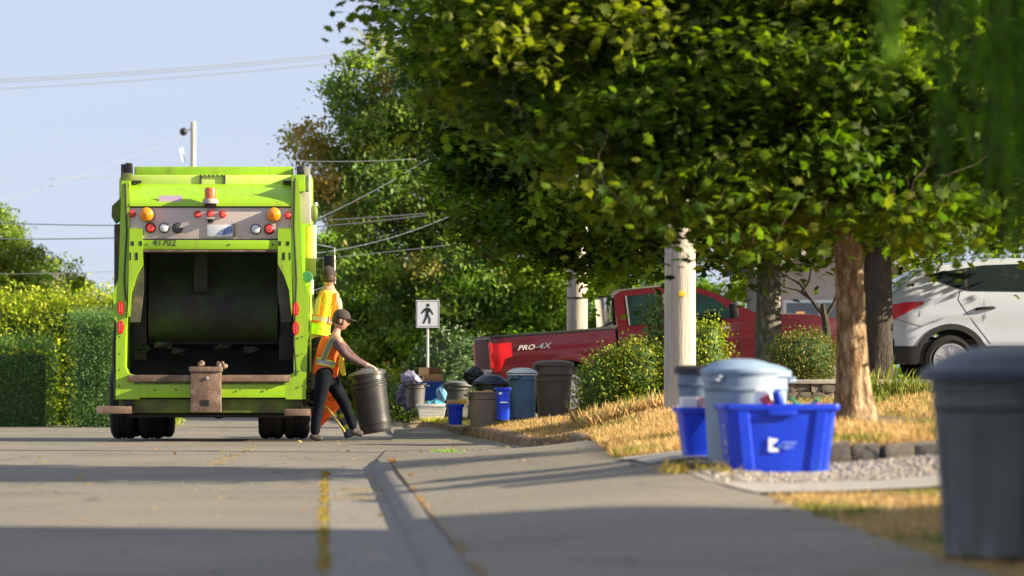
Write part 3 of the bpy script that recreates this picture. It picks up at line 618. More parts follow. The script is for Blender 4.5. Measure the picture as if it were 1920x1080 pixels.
# side gear, right
tb('hinge_pin', M_['blackst'], 556, 303, 569, 322, .45, .7, .015); tb('hinge_post', M_['concrete'], 570, 305, 581, 350, .45, .7, .006); tb('hinge_bracket', lime, 546, 322, 572, 353, .2, .8, .01)
tb('tread_panel', M_['plate'], 562, 353, 581, 412, .35, .4, .004); tb('panel_edge', M_['whitepl'], 578.5, 320, 583, 414, .42, .8, .004)
mb = MB(); mb.ball((lx(589), .5, lz(392)), .055, 2, (.9, 1, 2.2)); mb.build('side_lamp', dirty, truck); tb('side_knob', M_['whitepl'], 590, 371, 596, 378, .6, .65, .004)
mb = MB(); mb.tube([(lx(578), .55, lz(478)), (lx(578), .55, lz(418))], .085, 16); mb.build('air_tank', mat('yellow_tank', (.7, .55, .05), .5), truck)
tb('side_box', M_['whitepl'], 586, 415, 593, 478, .5, .9, .006); tb('side_box', lime, 563, 415, 572, 700, .35, .6, .006)
tb('control_box', mat('olive_box', (.13, .17, .01), .6), 572, 478, 592, 512, .4, .7, .01); tb('control_box', M_['whitepl'], 581, 519, 588, 547, .35, .5, .006); tb('control_flap', lime, 572, 524, 580, 546, .3, .45, .004)
mb = MB(); mb.lathe([(.0, 0), (.06, .0), (.07, .012), (.0, .03)], 20, 'Y', (lx(576), .28, lz(514))); mb.build('round_mirror', mat('green_mirror', (.05, .20, .10), .3), truck)
for px in (571, 582):
    mb = MB(); mb.tube([(lx(px), .25, lz(530)), (lx(px), .22, lz(640)), (lx(px), .25, lz(694))], .012, 8); mb.build('grab_rail', M_['lime_pale'], truck)
for py in (530, 588, 640):
    mb = MB(); mb.tube([(lx(566), .25, lz(py)), (lx(584), .22, lz(py))], .012, 8); mb.build('rail_bar', M_['lime_pale'], truck)
mb = MB()
for k in range(14): mb.box(lx(568+random.uniform(0, 8)), lx(578+random.uniform(0, 6)), .32, .42, lz(645+k*8), lz(639+k*8+random.uniform(0, 2)), .005)
mb.build('valve_block', dirty, truck)
mb = MB(); mb.box(1.41+at(606, 0, 127).x, 1.41+at(625, 0, 127).x, 6.9, 7.0, at(0, 505, 127).z, at(0, 479, 127).z, .02); mr = mb.build('mirror', M_['blackpl'], truck)
mb = MB(); mb.tube([(1.0, 7.0, 2.75), (1.25, 6.95, 2.78), (1.41+at(627, 0, 127).x, 6.95, 2.72), (1.41+at(628, 0, 127).x, 6.95, 2.2), (1.0, 7.0, 2.0)], .015, 6); mb.build('mirror_arm', M_['galv'], mr)

# ================================================================== vehicles
def side_patch(mb, prof_lo, prof_hi, wf, xs, off, rows=5, sides=(-1, 1)):
    for sd in sides:
        G = []
        for x in xs:
            lo, hi = prof_lo(x), prof_hi(x); G.append([mb.b.verts.new((x, sd*(wf(x, lo+(hi-lo)*j/rows)+off), lo+(hi-lo)*j/rows)) for j in range(rows+1)])
        for p, q in zip(G, G[1:]):
            for j in range(rows):
                try: mb.b.faces.new((p[j], q[j], q[j+1], p[j+1]))
                except ValueError: pass
def body_shell(mb, xs, lo, hi, wf, rows=10, crown=.03):
    S = {}
    for sd in (-1, 1):
        G = []
        for x in xs:
            a, c = lo(x), hi(x); G.append([mb.b.verts.new((x, sd*wf(x, a+(c-a)*j/rows), a+(c-a)*j/rows)) for j in range(rows+1)])
        for p, q in zip(G, G[1:]):
            for j in range(rows): mb.b.faces.new((p[j], q[j], q[j+1], p[j+1]))
        S[sd] = G
    T = []
    for i, x in enumerate(xs):
        l, r = S[-1][i][-1], S[1][i][-1]; T.append([l]+[mb.b.verts.new(l.co.lerp(r.co, t)+Vector((0, 0, crown*4*t*(1-t)))) for t in (.15, .32, .5, .68, .85)]+[r])
    for p, q in zip(T, T[1:]):
        for j in range(6): mb.b.faces.new((p[j], q[j], q[j+1], p[j+1]))
    for e in (0, -1):
        L, Rr = S[-1][e], S[1][e]
        for j in range(rows): mb.b.faces.new((L[j], L[j+1], Rr[j+1], Rr[j]))
def pl_(pts): xs, ys = zip(*pts); return lambda v: float(np.interp(v, xs, ys))
def arch(lo, cxs, cz, r):
    def f(x):
        z = lo(x)
        for c in cxs:
            if abs(x-c) < r: z = max(z, cz+math.sqrt(r*r-(x-c)**2))
        return z
    return f
def car_wheel(root, x, y, z, r, sd, spokes=5):
    wv = bpy.data.objects.new('wheel', None); COL.objects.link(wv); wv.parent = root; wv.location = (x, y, z)
    w2 = .22; h = w2/2
    mb = MB(); mb.lathe([(r*.62, -h*.7), (r*.8, -h), (r*.96, -h*.9), (r, -h*.6), (r, h*.6), (r*.96, h*.9), (r*.8, h), (r*.62, h*.7)], 40, 'Y'); mb.build('tyre', M_['rubber'], wv)
    mb = MB(); mb.lathe([(r*.66, sd*h*.75), (r*.66, sd*h*1.0), (r*.60, sd*h*1.0), (r*.58, sd*h*.2), (r*.58, -sd*h*.5), (.0, -sd*h*.5)], 40, 'Y')
    for k in range(spokes):
        a = 2*math.pi*k/spokes+.3
        for da in (-.13, .13):
            M = Matrix.Rotation(-(a+da), 4, 'Y'); mb.box(.02, r*.62, min(sd*h*.55, sd*h*.85), max(sd*h*.55, sd*h*.85), -.018, .018, .004, M)
    mb.lathe([(.0, sd*h*.95), (.05, sd*h*.92), (.06, sd*h*.5)], 16, 'Y'); mb.build('rim', M_['alloy'], wv)
    mb = MB(); mb.lathe([(.0, sd*h*.25), (r*.4, sd*h*.25), (r*.4, sd*h*.1), (.0, sd*h*.1)], 24, 'Y'); mb.build('brake_disc', M_['grime'], wv)

def make_suv(label, loc, rz):
    t = thing('suv', label, 'car', loc, rz)
    hi = pl_([(0, .74), (.02, .80), (.04, .93), (.10, 1.10), (.22, 1.24), (.42, 1.42), (.56, 1.50), (.8, 1.565), (1.2, 1.62), (1.7, 1.655), (2.3, 1.63), (2.7, 1.52), (3.2, 1.18), (3.35, 1.10), (3.9, 1.0), (4.25, .86), (4.38, .70)])
    lo0 = pl_([(0, .45), (.1, .36), (.3, .30), (4.1, .28), (4.38, .40)])
    lo = arch(lo0, (.88, 3.50), .34, .405)
    belt = pl_([(0, 1.02), (.5, 1.12), (3.2, 1.08), (4.4, .8)])
    def wf(x, z):
        w_ = .905*(1-.20*max(0, (.45-x)/.45)**2.2-.28*max(0, (x-3.7)/.7)**2)
        bz_ = belt(x)
        if z > bz_: w_ -= (z-bz_)**1.15*.36
        elif z > .98*bz_-.08: w_ += .0
        w_ += .012*math.exp(-((z-.93)/.05)**2)-.03*max(0, (.55-z)/.3)
        return w_
    xs = sorted(set([round(v, 3) for v in np.linspace(0, 4.38, 90)]+[c+.405*math.cos(a) for c in (.88, 3.5) for a in np.linspace(0.001, math.pi-.001, 36)]))
    mb = MB(); body_shell(mb, xs, lo, hi, wf, 16, .03); mb.build('body', M_['carwhite_shade'], t, 50)
    # lower cladding with its own arches
    mb = MB(); r2 = .405; cl_hi = lambda x: max([.53]+[.34+math.sqrt(max(0, .475**2-(x-c)**2)) for c in (.88, 3.5)])
    side_patch(mb, lo, lambda x: max(lo(x)+.005, cl_hi(x)) if x > .03 else lo(x)+.1, wf, xs, .012, 3); mb.build('cladding', M_['clad'], t, 50)
    mb = MB(); mb.box(.02, 4.3, -.84, .84, .30, .62); mb.build('underbody', M_['clad'], t)
    g_lo = pl_([(.56, 1.44), (.70, 1.37), (.95, 1.27), (1.1, 1.235), (3.1, 1.21)]); g_hi = pl_([(.56, 1.445), (.9, 1.50), (1.3, 1.565), (1.8, 1.585), (2.3, 1.56), (2.7, 1.46), (3.1, 1.215)])
    for nm, a, b_ in (('quarter_window', .56, 1.06), ('rear_window', 1.11, 1.86), ('front_window', 1.93, 3.02)):
        for sd in (-1, 1): mb = MB(); side_patch(mb, g_lo, g_hi, wf, np.linspace(a, b_, 16), .008, 4, (sd,)); mb.build(nm, M_['glass'], t, 50)
    for a, b_ in ((1.06, 1.11), (1.86, 1.93)): mb = MB(); side_patch(mb, g_lo, g_hi, wf, np.linspace(a-.01, b_+.01, 4), .006, 4, (-1,)); mb.build('window_pillar', M_['clad'], t, 50)
    mb = MB(); mb.prism([(.22+.02, 1.235), (.40, 1.40), (.41, 1.385), (.25, 1.22)], -.6, .6, 'XZ'); mb.build('rear_screen', M_['glass'], t)
    lh = pl_([(.0, 1.02), (.1, 1.055), (.3, 1.09), (.53, 1.10)]); ll = pl_([(.0, .83), (.15, .87), (.35, .98), (.53, 1.07)])
    for sd in (-1, 1): mb = MB(); side_patch(mb, ll, lh, wf, np.linspace(.01, .53, 14), .012, 3, (sd,)); mb.build('tail_light', M_['red_lens'], t, 50)
    def seamline(pts):
        for sd in (-1, 1):
            mb = MB(); P = []
            for (xa, za), (xb, zb) in zip(pts, pts[1:]):
                for q in np.linspace(0, 1, 5)[:-1]: x, z = xa+(xb-xa)*q, za+(zb-za)*q; P.append(Vector((x, sd*(wf(x, z)-.001), z)))
            x, z = pts[-1]; P.append(Vector((x, sd*(wf(x, z)-.001), z))); mb.tube(P, .0045, 5); mb.build('door_gap', M_['seam'], t)
    seamline([(1.0, 1.235), (.97, 1.12), (1.08, .95), (1.38, .56)]); seamline([(1.9, 1.22), (1.9, .55)]); seamline([(3.0, 1.2), (3.02, .6)]); seamline([(.05, .92), (.30, .84), (.50, .78)])
    for hx in (1.20, 2.15):
        for sd in (-1, 1): mb = MB(); mb.tube([(hx-.01, sd*(.917), 1.0), (hx+.03, sd*.945, 1.008), (hx+.19, sd*.945, 1.02), (hx+.23, sd*.917, 1.02)], .019, 8); mb.build('door_handle', M_['blackpl'], t)
    for sd in (-1, 1):
        mb = MB(); mb.ball((2.95, sd*1.03, 1.22), .1, 3, (.6, 1.1, .8)); mb.build('side_mirror', M_['carwhite_shade'], t)
        for x in (.88, 3.5): car_wheel(t, x, sd*.79, .34, .34, sd)
    return t
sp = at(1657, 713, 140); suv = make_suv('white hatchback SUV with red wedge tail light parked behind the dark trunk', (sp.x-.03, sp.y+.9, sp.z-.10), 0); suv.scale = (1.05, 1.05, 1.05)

TG = mat('tinted_green_glass', (.012, .03, .032), .05, var=.3, scale=4, spec=.9, coat=1.)
def make_pickup():
    s_ = 126.; p = at(921, 705, s_); t = thing('pickup_truck', 'dark red pickup truck parked on the rising driveway behind the bins', 'pickup truck', (p.x, p.y+.95, .09), R(5))
    t.rotation_euler = (0, -R(4.3), R(5))
    hi = pl_([(0, 1.27), (.02, 1.32), (1.88, 1.33), (1.90, 1.34), (1.93, 1.80), (2.05, 1.87), (2.6, 1.89), (3.15, 1.86), (3.45, 1.74), (4.02, 1.40), (4.15, 1.36), (4.9, 1.30), (5.35, 1.20), (5.5, .95)])
    lo0 = pl_([(0, .62), (.3, .50), (5.2, .48), (5.5, .55)]); CX = (1.12, 4.55); lo = arch(lo0, CX, .42, .47)
    def wf(x, z):
        w_ = .93*(1-.12*max(0, (x-4.6)/.9)**2-.03*max(0, (.12-x)/.12))
        if z > 1.30: w_ -= (z-1.30)*.30
        w_ += .018*math.exp(-((z-1.02)/.09)**2)-.035*max(0, (.72-z)/.25)
        for c in CX:
            dd = math.hypot(x-c, z-.42); w_ += .022*math.exp(-((dd-.50)/.05)**2)
        return w_
    xs = sorted(set([round(v, 3) for v in np.linspace(0, 5.5, 100)]+[c+.47*math.cos(a) for c in CX for a in np.linspace(.001, math.pi-.001, 36)]+[1.9, 1.93]))
    # bed
    bx = [x for x in xs if x <= 1.89]; mb = MB(); body_shell(mb, bx, lo, lambda x: 1.31, wf, 14, -.0); bed = mb.build('bed', M_['carred'], t, 50)
    mb = MB()
    for sd in (-1, 1): mb.box(.0, 1.90, sd*.90-.045, sd*.90+.045, 1.305, 1.34, .012)
    mb.box(.0, .06, -.86, .86, 1.305, 1.335, .01); mb.build('bed_rail', M_['clad'], bed)
    cx_ = [x for x in xs if x >= 1.925]; mb = MB(); body_shell(mb, cx_, lo, hi, wf, 18, .03); mb.build('cab', M_['carred'], t, 50)
    mb = MB(); mb.box(.1, 5.3, -.8, .8, .48, .8); mb.build('underbody', M_['clad'], t)
    for nm, a, b_, h1, h2, l1 in (('rear_window', 2.12, 2.62, 1.78, 1.80, 1.34), ('front_window', 2.75, 3.78, 1.80, 1.36, 1.335)):
        gh = pl_([(a, h1), (b_, h2)]) if nm != 'front_window' else pl_([(a, 1.80), (3.15, 1.77), (3.42, 1.66), (b_, 1.37)])
        for sd in (-1, 1): mb = MB(); side_patch(mb, lambda x: l1, gh, wf, np.linspace(a, b_, 18), .007, 5, (sd,)); mb.build(nm, TG, t, 50)
    for a, b_ in ((2.10, 2.125), (2.66, 2.70)):
        mb = MB(); side_patch(mb, lambda x: 1.345, lambda x: 1.79, wf, np.linspace(a, b_, 3), .009, 4, (-1,)); mb.build('window_trim', M_['alloy'], t, 50)
    mb = MB(); mb.box(1.905, 1.925, -.72, .72, 1.36, 1.78, .006); mb.build('rear_screen', M_['glass'], t)
    for sd in (-1, 1):
        mb = MB(); side_patch(mb, pl_([(0, .80), (.12, .80), (.2, .98), (.32, 1.02)]), pl_([(0, 1.22), (.34, 1.22)]), wf, np.linspace(.02, .31, 14), .012, 5, (sd,)); mb.box(-.012, .02, min(sd*.76, sd*.93), max(sd*.76, sd*.93), .86, 1.24, .006); mb.build('tail_light', M_['red_lens'], t, 50)
        mb = MB(); mb.box(3.62, 3.72, min(sd*.98, sd*1.22), max(sd*.98, sd*1.22), 1.33, 1.56, .03); mb.build('side_mirror', M_['blackpl'], t)
        for x in CX: car_wheel(t, x, sd*.81, .42, .40, sd, 6)
    mb = MB(); mb.box(-.14, .0, -.88, .88, .62, .80, .03); mb.build('rear_bumper', M_['alloy'], t)
    mb = MB(); mb.box(-.015, .0, -.74, .74, .84, 1.30, .006); mb.build('tailgate', mat('matt_red_paint', (.06, .006, .010), .7), t)  # rougher, darker red without coat, so the tailgate mirrors less sky
    for pts in ([(1.99, 1.34), (1.99, .62)], [(2.70, 1.34), (2.70, .62)], [(3.72, 1.33), (3.80, .62)]):
        for sd in (-1, 1): mb = MB(); mb.tube([Vector((pts[0][0]+(pts[1][0]-pts[0][0])*q, sd*(wf(pts[0][0], pts[0][1]+(pts[1][1]-pts[0][1])*q)), pts[0][1]+(pts[1][1]-pts[0][1])*q)) for q in np.linspace(0, 1, 9)], .004, 5); mb.build('door_gap', M_['seam'], t)
    mb = MB(); mb.box(2.50, 2.64, -.975, -.95, 1.18, 1.22, .008); mb.build('door_handle', M_['alloy'], t)
    mb = MB(); mb.box(3.5, 3.62, -.975, -.95, 1.18, 1.22, .008); mb.build('door_handle', M_['alloy'], t)
    text_part('PRO', .105, 'decal', mat('decal_white', (.8, .8, .82), .5), t, (.52, -.962, 1.125), (R(90), 0, 0), .001, .35, 1.25)
    text_part('-4X', .125, 'decal', mat('decal_blue_grey', (.22, .32, .40), .5), t, (.765, -.962, 1.13), (R(90), 0, 0), .001, .35, 1.25)
    return t
pickup = make_pickup()
# ================================================================== bins and boxes
def rcan(name, label, cat, m, loc, rt, rb, h, lidm=None, dome=.06, group=None, ribs=(.80,), tilt=None, rz=0., lid_over=1.08, grooves=0, handles=True, lid_tilt=0., rim=True, knob=False):
    t = thing(name, label, cat, loc, rz, group)
    if tilt: t.rotation_euler = (tilt[0], tilt[1], rz)
    th = .012; pr = [(.0, .0), (rb*.93, .0), (rb, .015)]
    zs = [z for z in np.linspace(.06, .97, 12)]
    for z in zs: pr.append((rb+(rt-rb)*z, h*z))
    for q in ribs:
        pr += [(rb+(rt-rb)*q, h*(q-.012)), (rb+(rt-rb)*q+.011, h*(q-.006)), (rb+(rt-rb)*q+.011, h*(q+.012)), (rb+(rt-rb)*q+.004, h*(q+.02))]
    pr = pr[:3]+sorted(pr[3:], key=lambda v: v[1])
    if rim: pr += [(rt+.004, h*.972), (rt+.022, h*.975), (rt+.022, h), (rt-.004, h)]
    pr += [(rt-th, h*.96), (rb-th, .03), (.0, .03)]
    mod = (lambda a, z: 1-.05*(min(1, 3*max(0, math.cos(a*grooves)-.3)) if .05*h < z < .72*h else 0)) if grooves else None
    mb = MB(); mb.lathe(pr, 160 if grooves else 48, mod=mod); mb.build('body', m, t, 40)
    if lidm:
        R0 = rt*lid_over; mb = MB()
        lp = [(R0-.006, h-.035), (R0+.006, h-.03), (R0+.006, h+.006), (R0-.006, h+.014), (R0*.92, h+.02), (R0*.86, h+.02+dome*.22), (R0*.68, h+.02+dome*.60), (R0*.45, h+.02+dome*.86), (R0*.2, h+.02+dome*.98), (.0, h+.02+dome)]
        lp += []
        mb.lathe(lp+[], 48)
        if knob: mb.box(-R0*.30, R0*.30, -.016, .016, h+.012+dome, h+.038+dome, .010)
        lo = mb.build('lid', lidm, t, 35)
        if lid_tilt: lo.rotation_euler = (0, lid_tilt, 0)
    if handles:
        for sd in (-1, 1):
            mb = MB(); mb.tube([(sd*(rt*.99), -.07, h*.90), (sd*(rt+.045), -.06, h*.905), (sd*(rt+.05), 0, h*.895), (sd*(rt+.045), .06, h*.905), (sd*(rt*.99), .07, h*.90)], .012, 8); mb.box(min(sd*rt*.96, sd*(rt+.045)), max(sd*rt*.96, sd*(rt+.045)), -.085, .085, h*.925, h*.945, .004); mb.build('handle', m, t, 40)
    return t
def ground_s(px, py, s0):
    "the scale near s0 at which the ray through the pixel meets the ground"
    best = min(np.linspace(s0*.9, s0*1.1, 81), key=lambda s_: abs(at(px, py, s_).z-gzf(at(px, py, s_).x, at(px, py, s_).y)-.012)+abs(s_-s0)/s0*.01); return float(best)
def bin_at(cx, yb, s, wpx, hpx, **k):
    "width at the top and height in photo pixels -> metres"
    s = ground_s(cx, yb, s); p = at(cx, yb, s); print('bin', cx, yb, round(s, 1), round(p.z-gzf(p.x, p.y), 3)); return p, wpx/2/s, hpx/s
# the group by the kerb
p, r, h = bin_at(1038, 790, 150, 78, 108); rcan('trash_can', 'tall dark brown trash can with matching lid, rightmost bin beside the shrub', 'trash can', M_['bin_brown'], p, r-.02, r-.075, h, M_['bin_brown'], .03, ribs=(.80, .70), rz=.3, lid_over=1.05, group='rubbish bins waiting at the kerb')
p, r, h = bin_at(979, 789, 148, 56, 90); rcan('trash_can', 'steel blue round can under a pale grey lid, beside the tall brown can', 'trash can', M_['bin_steelblue'], p, r-.01, r-.025, h, mat('pale_grey_lid', (.62, .64, .64), .5), .05, ribs=(.85, .06), rz=1., group='rubbish bins waiting at the kerb')
p, r, h = bin_at(905, 801, 143, 60, 66); cb = rcan('trash_can', 'short taupe can without lid standing nearest the road', 'trash can', M_['bin_taupe'], p, r-.018, r-.05, h, None, 0, ribs=(.80, .9), rz=.4, group='rubbish bins waiting at the kerb')
mb = MB()
for k in range(7): mb.ball((random.uniform(-.1, .1), random.uniform(-.1, .1), h-.02+random.uniform(-.02, .04)), .055, 2, (1.3, 1, .6))
tag(mb.build('rubbish', M_['card'], None, 0), 'crumpled brown paper rubbish showing in the short taupe can', 'rubbish').location = p
p, r, h = bin_at(921, 790, 136, 66, 74); rcan('trash_can', 'black can with wide domed navy lid behind the short taupe can', 'trash can', M_['bin_black'], p, r-.03, r-.06, h, mat('navy_lid', (.035, .05, .085), .45), .08, lid_over=1.12, group='rubbish bins waiting at the kerb')
p, r, h = bin_at(858, 783, 130, 48, 64); rcan('trash_can', 'dark grey can with flat grey lid behind the small blue box', 'trash can', mat('dark_grey_bin', (.06, .058, .055), .5), p, r-.01, r-.04, h, mat('mid_grey_lid', (.16, .17, .17), .5), .02, lid_tilt=R(4), group='rubbish bins waiting at the kerb')
p, r, h = bin_at(779, 765, 118, 40, 46); rcan('trash_can', 'worn grey pail at the far left end of the bin row', 'trash can', mat('old_grey_bin', (.13, .12, .125), .6), p, r-.01, r-.03, h, None, 0, group='rubbish bins waiting at the kerb')

def bag(name, label, m, loc, r, sc=(1, 1, 1), cat='rubbish bag', seed=0):
    mb = MB(); mb.ball((0, 0, 0), r, 4, sc)
    for v in mb.b.verts:
        n_ = mnoise.noise(v.co*7+Vector((seed, seed, 0)))*.45+mnoise.noise(v.co*20+Vector((seed, 0, 0)))*.28+mnoise.noise(v.co*45+Vector((seed, 0, 0)))*.12; v.co *= 1+n_
        if v.co.z > r*sc[2]*.75: v.co.x *= .6; v.co.y *= .6; v.co.z *= 1.15
    o = mb.build(name, m, None, 60); o.location = loc; return tag(o, label, cat)
bag('rubbish_bag', 'crumpled lilac plastic bag heaped at the left end of the bins', M_['plasticbag'], at(770, 712, 117), .14, (1.1, .9, .8), seed=3)
bag('rubbish_bag', 'dark purple bag slumped below the lilac bag', mat('purple_bag', (.07, .06, .12), .4, var=.4), at(763, 742, 117), .17, (.8, .9, 1.3), seed=5)
bag('rubbish_bag', 'black bin bag sticking up behind the navy lidded can', M_['blackbag'], at(890, 708, 134), .13, (1.0, .9, 1.0), seed=8)
bag('rubbish_bag', 'turquoise plastic bag lying on the white laundry basket', M_['cyanbag'], at(814, 757, 126), .12, (1.4, 1, .6), seed=11)
bag('rubbish_bag', 'pale blue plastic hanging down beside the blue tub', mat('paleblue_bag', (.16, .36, .62), .4, var=.4, scale=12), at(829, 740, 127), .10, (.7, .8, 1.2), seed=14)

def tub(name, label, cat, m, loc, wt, wb, dt, db, h, rz=0., rimh=.035, ribs=True, group=None, handle=True):
    "open box with flared rim"
    t = thing(name, label, cat, loc, rz, group)
    def rr(w_, d_, z, r=.04):
        out = []
        for cx, cy, a0 in ((w_/2-r, d_/2-r, 0), (-w_/2+r, d_/2-r, 90), (-w_/2+r, -d_/2+r, 180), (w_/2-r, -d_/2+r, 270)):
            for k in range(5): a = R(a0+k*22.5); out.append(Vector((cx+r*math.cos(a), cy+r*math.sin(a), z)))
        return out
    mb = MB(); L = lambda z: (wb+(wt-wb)*z/h, db+(dt-db)*z/h)
    mb.rings([rr(*L(0), 0), rr(*L(h*.5), h*.5), rr(*L(h-rimh), h-rimh), rr(wt+.03, dt+.03, h-rimh), rr(wt+.036, dt+.036, h-rimh*.5), rr(wt+.03, dt+.03, h), rr(wt-.008, dt-.008, h), rr(*[v-.012 for v in L(h*.5)], h*.5), rr(*[v-.012 for v in L(.02)], .02)])
    body = mb.build('body', m, t, 35)
    if ribs:
        for fx in (-.36, .36):
            mb = MB(); a, b_ = L(.0), L(h-rimh)
            pf = [Vector((fx*a[0]*.95-.045, -a[1]/2+.004, .01)), Vector((fx*a[0]*.95+.045, -a[1]/2+.004, .01)), Vector((fx*a[0]*.95+.03, -a[1]/2-.014, .012)), Vector((fx*a[0]*.95-.03, -a[1]/2-.014, .012))]
            pg = [Vector((fx*b_[0]-.045, -b_[1]/2+.004, h-rimh-.002)), Vector((fx*b_[0]+.045, -b_[1]/2+.004, h-rimh-.002)), Vector((fx*b_[0]+.03, -b_[1]/2-.012, h-rimh-.002)), Vector((fx*b_[0]-.03, -b_[1]/2-.012, h-rimh-.002))]
            mb.rings([pf, pg]); mb.build('rib', m, t, 20)
    if handle:
        mb = MB(); mb.box(-.09, .09, -dt/2-.030, -dt/2+.0, h-rimh-.035, h-rimh-.002, .008); mb.build('grip', m, t)
    return t, L
# far blue box, tub, basket
p = at(853, 796, 140); tub('recycling_box', 'small bright blue box filled with food cartons in front of the grey lidded can', 'recycling box', M_['bluebox'], p, .19, .16, .3, .26, .27, rz=.1, ribs=False, handle=False)
mb = MB(); mb.box(-.11, .05, -.1, .1, 0, .06, .01); tag(mb.build('carton', M_['card'], None), 'brown carton lying on top of the small blue box', 'carton').location = p+Vector((-.0, 0, .27))
mb = MB(); mb.box(-.05, .05, -.1, .1, 0, .07, .01); tag(mb.build('carton', mat('yellow_carton', (.75, .45, .04), .7), None), 'yellow carton on top of the small blue box', 'carton').location = p+Vector((.10, 0, .272))
p = at(943, 787, 144); tub('recycling_box', 'bright blue recycling box wedged between the taupe and steel blue cans', 'recycling box', M_['bluebox'], p, .17, .15, .3, .28, .42, rz=.05, ribs=False, handle=False)
for q_ in ((-.05, .05, .22, .235), (-.07, -.03, .33, .36)): mb = MB(); mb.box(q_[0], q_[1], -.16, -.153, q_[2], q_[3]); o = mb.build('printed_mark', M_['signwhite'], None); o.parent = COL.objects['recycling_box.001']
p = at(810, 747, 124); tub('storage_tub', 'blue plastic tub holding cardboard boxes above the laundry basket', 'plastic tub', M_['bluetub'], p+Vector((0, .25, -.02)), .36, .25, .34, .26, .27, rimh=.02, ribs=False, handle=False)
mb = MB(); mb.box(-.20, .20, -.16, .16, .0, .42, .01); tag(mb.build('crate', M_['blackpl'], None), 'dark crate carrying the blue tub behind the basket', 'crate').location = (p.x, p.y+.35, gzf(p.x, p.y)+.0)
for (px, py, w_, h_, d_, mm, lb, rz) in ((812, 716, .30, .115, .25, M_['card'], 'cardboard box sitting in the blue tub, lower of the pile', .1), (798, 705, .16, .13, .2, mat('pale_cardboard', (.66, .42, .2), .85), 'pale cardboard box leaning on the pile, upper left', -.2), (818, 700, .18, .08, .2, mat('dark_cardboard', (.2, .1, .05), .85), 'dark brown cardboard box on the pile, upper right', .05)):
    q = at(px, py, 124); mb = MB(); mb.box(-w_/2, w_/2, -d_/2, d_/2, 0, h_, .004); o = mb.build('cardboard_box', mm, None); o.location = (q.x, p.y+.25+(0 if 'lower' in lb else .02), q.z); o.rotation_euler = (0, 0, rz); tag(o, lb, 'cardboard box', 'cardboard boxes piled in the tub')
# laundry basket with real slots
q = at(809, 785, 127); bk = thing('laundry_basket', 'white slotted laundry basket standing lowest at the left of the bins', 'laundry basket', q)
mb = MB(); mb.box(-.17, .17, -.12, .12, 0, .012); mb.build('base', M_['whitepl'], bk)
mb = MB(); H = .21
for sd in (-1, 1):
    for k in range(15):
        f = (k-7)/7; mb.tube([(f*.165, sd*.12, .0), (f*.205, sd*.145, H)], .006, 5)
    for z in (.03, .07, .11, .15): f = z/H; mb.box(-(.17+.04*f), (.17+.04*f), sd*(.12+.025*f)-.004, sd*(.12+.025*f)+.004, z-.009, z+.009)
    for k in range(7):
        f = (k-3)/3; mb.tube([(sd*.17, f*.11, 0), (sd*.21, f*.135, H)], .006, 5)
    for z in (.03, .07, .11, .15): f = z/H; mb.box(sd*(.17+.04*f)-.004, sd*(.17+.04*f)+.004, -(.12+.02*f), (.12+.02*f), z-.009, z+.009)
mb.build('slotted_wall', M_['whitepl'], bk)
mb = MB()
for sd in (-1, 1): mb.box(-.225, .225, sd*.147-.014, sd*.147+.014, H-.03, H+.008, .006); mb.box(sd*.213-.014, sd*.213+.014, -.15, .15, H-.03, H+.006, .006)
mb.build('rim', M_['whitepl'], bk)

# the group by the pad on the right
bs = ground_s(1464, 888, 305); s2 = bs*.963; p = at(1387, 880, s2); r = 75/s2; h = 186/s2
can = rcan('trash_can', 'big pale blue-grey can with domed lid between the blue recycling boxes', 'trash can', mat('grey_blue_plastic', (.25, .33, .41), .5, var=.08, scale=3), p, r-.022, r-.058, h, M_['bin_lidblue'], .055, ribs=(.80,), lid_over=1.02, rz=.7)
s3 = bs*.90; p = at(1410, 862, s3); r = 72/s3; h = 164/s3; rcan('trash_can', 'pale blue can with domed lid, right behind the big blue-grey can', 'trash can', mat('sky_blue_plastic', (.28, .40, .56), .5, var=.08), p, r-.02, r-.05, h, M_['bin_lidblue'], .05, rz=.2)
p, r, h = bin_at(1307, 850, 262, 84, 158); rcan('trash_can', 'grey-blue can with thin black lid peeking out left behind the pale cans', 'trash can', mat('slate_blue_plastic', (.13, .19, .27), .5), p, r-.02, r-.05, h, M_['blackpl'], .008, lid_over=1.14, rz=.1, handles=False)
BB = at(1464, 888, bs); box, L_ = tub('recycling_box', 'large bright blue recycling box with white printed logo, filled with cans', 'recycling box', M_['bluebox'], (BB.x, BB.y+.2, BB.z), .70, .60, .38, .32, .43, rz=R(3))
# printed logo: angular emblem and two lines of small lettering
ink = mat('white_print', (.75, .8, .85), .6)
mb = MB(); fy = -.177
for poly in ([(0, 0), (.018, 0), (.018, .085), (0, .09)], [(.018, .085), (.062, .078), (.052, .062), (.018, .062)], [(.018, .05), (.036, .062), (.048, .062), (.026, .04), (.018, .036)], [(.018, 0), (.066, 0), (.058, .022), (.03, .026), (.018, .036)]):
    mb.prism(poly, fy-.002, fy)
lg = mb.build('printed_emblem', ink, box, 0); lg.location = (-.085, -.006, .135)
mb = MB(); mb.prism([(0, 0), (.014, .002), (.014, .014), (.002, .016)], fy-.002, fy); o = mb.build('printed_emblem', mat('light_blue_print', (.05, .35, .8), .6), box, 0); o.location = (-.022, -.006, .165)
text_part('capital', .034, 'printed_text', mat('faded_print', (.35, .45, .85), .6), box, (.045, -.186, .192), ext=.0008)
text_part('region', .030, 'printed_text', mat('faded_print2', (.35, .45, .85), .6), box, (.035, -.184, .165), ext=.0008)
mb = MB()
for k in range(6): z = .05+k*.052; mb.box(-.3-.0, -.295, -.03+random.uniform(-.02, .02), .03+random.uniform(-.02, .02), z, z+random.uniform(.02, .04))
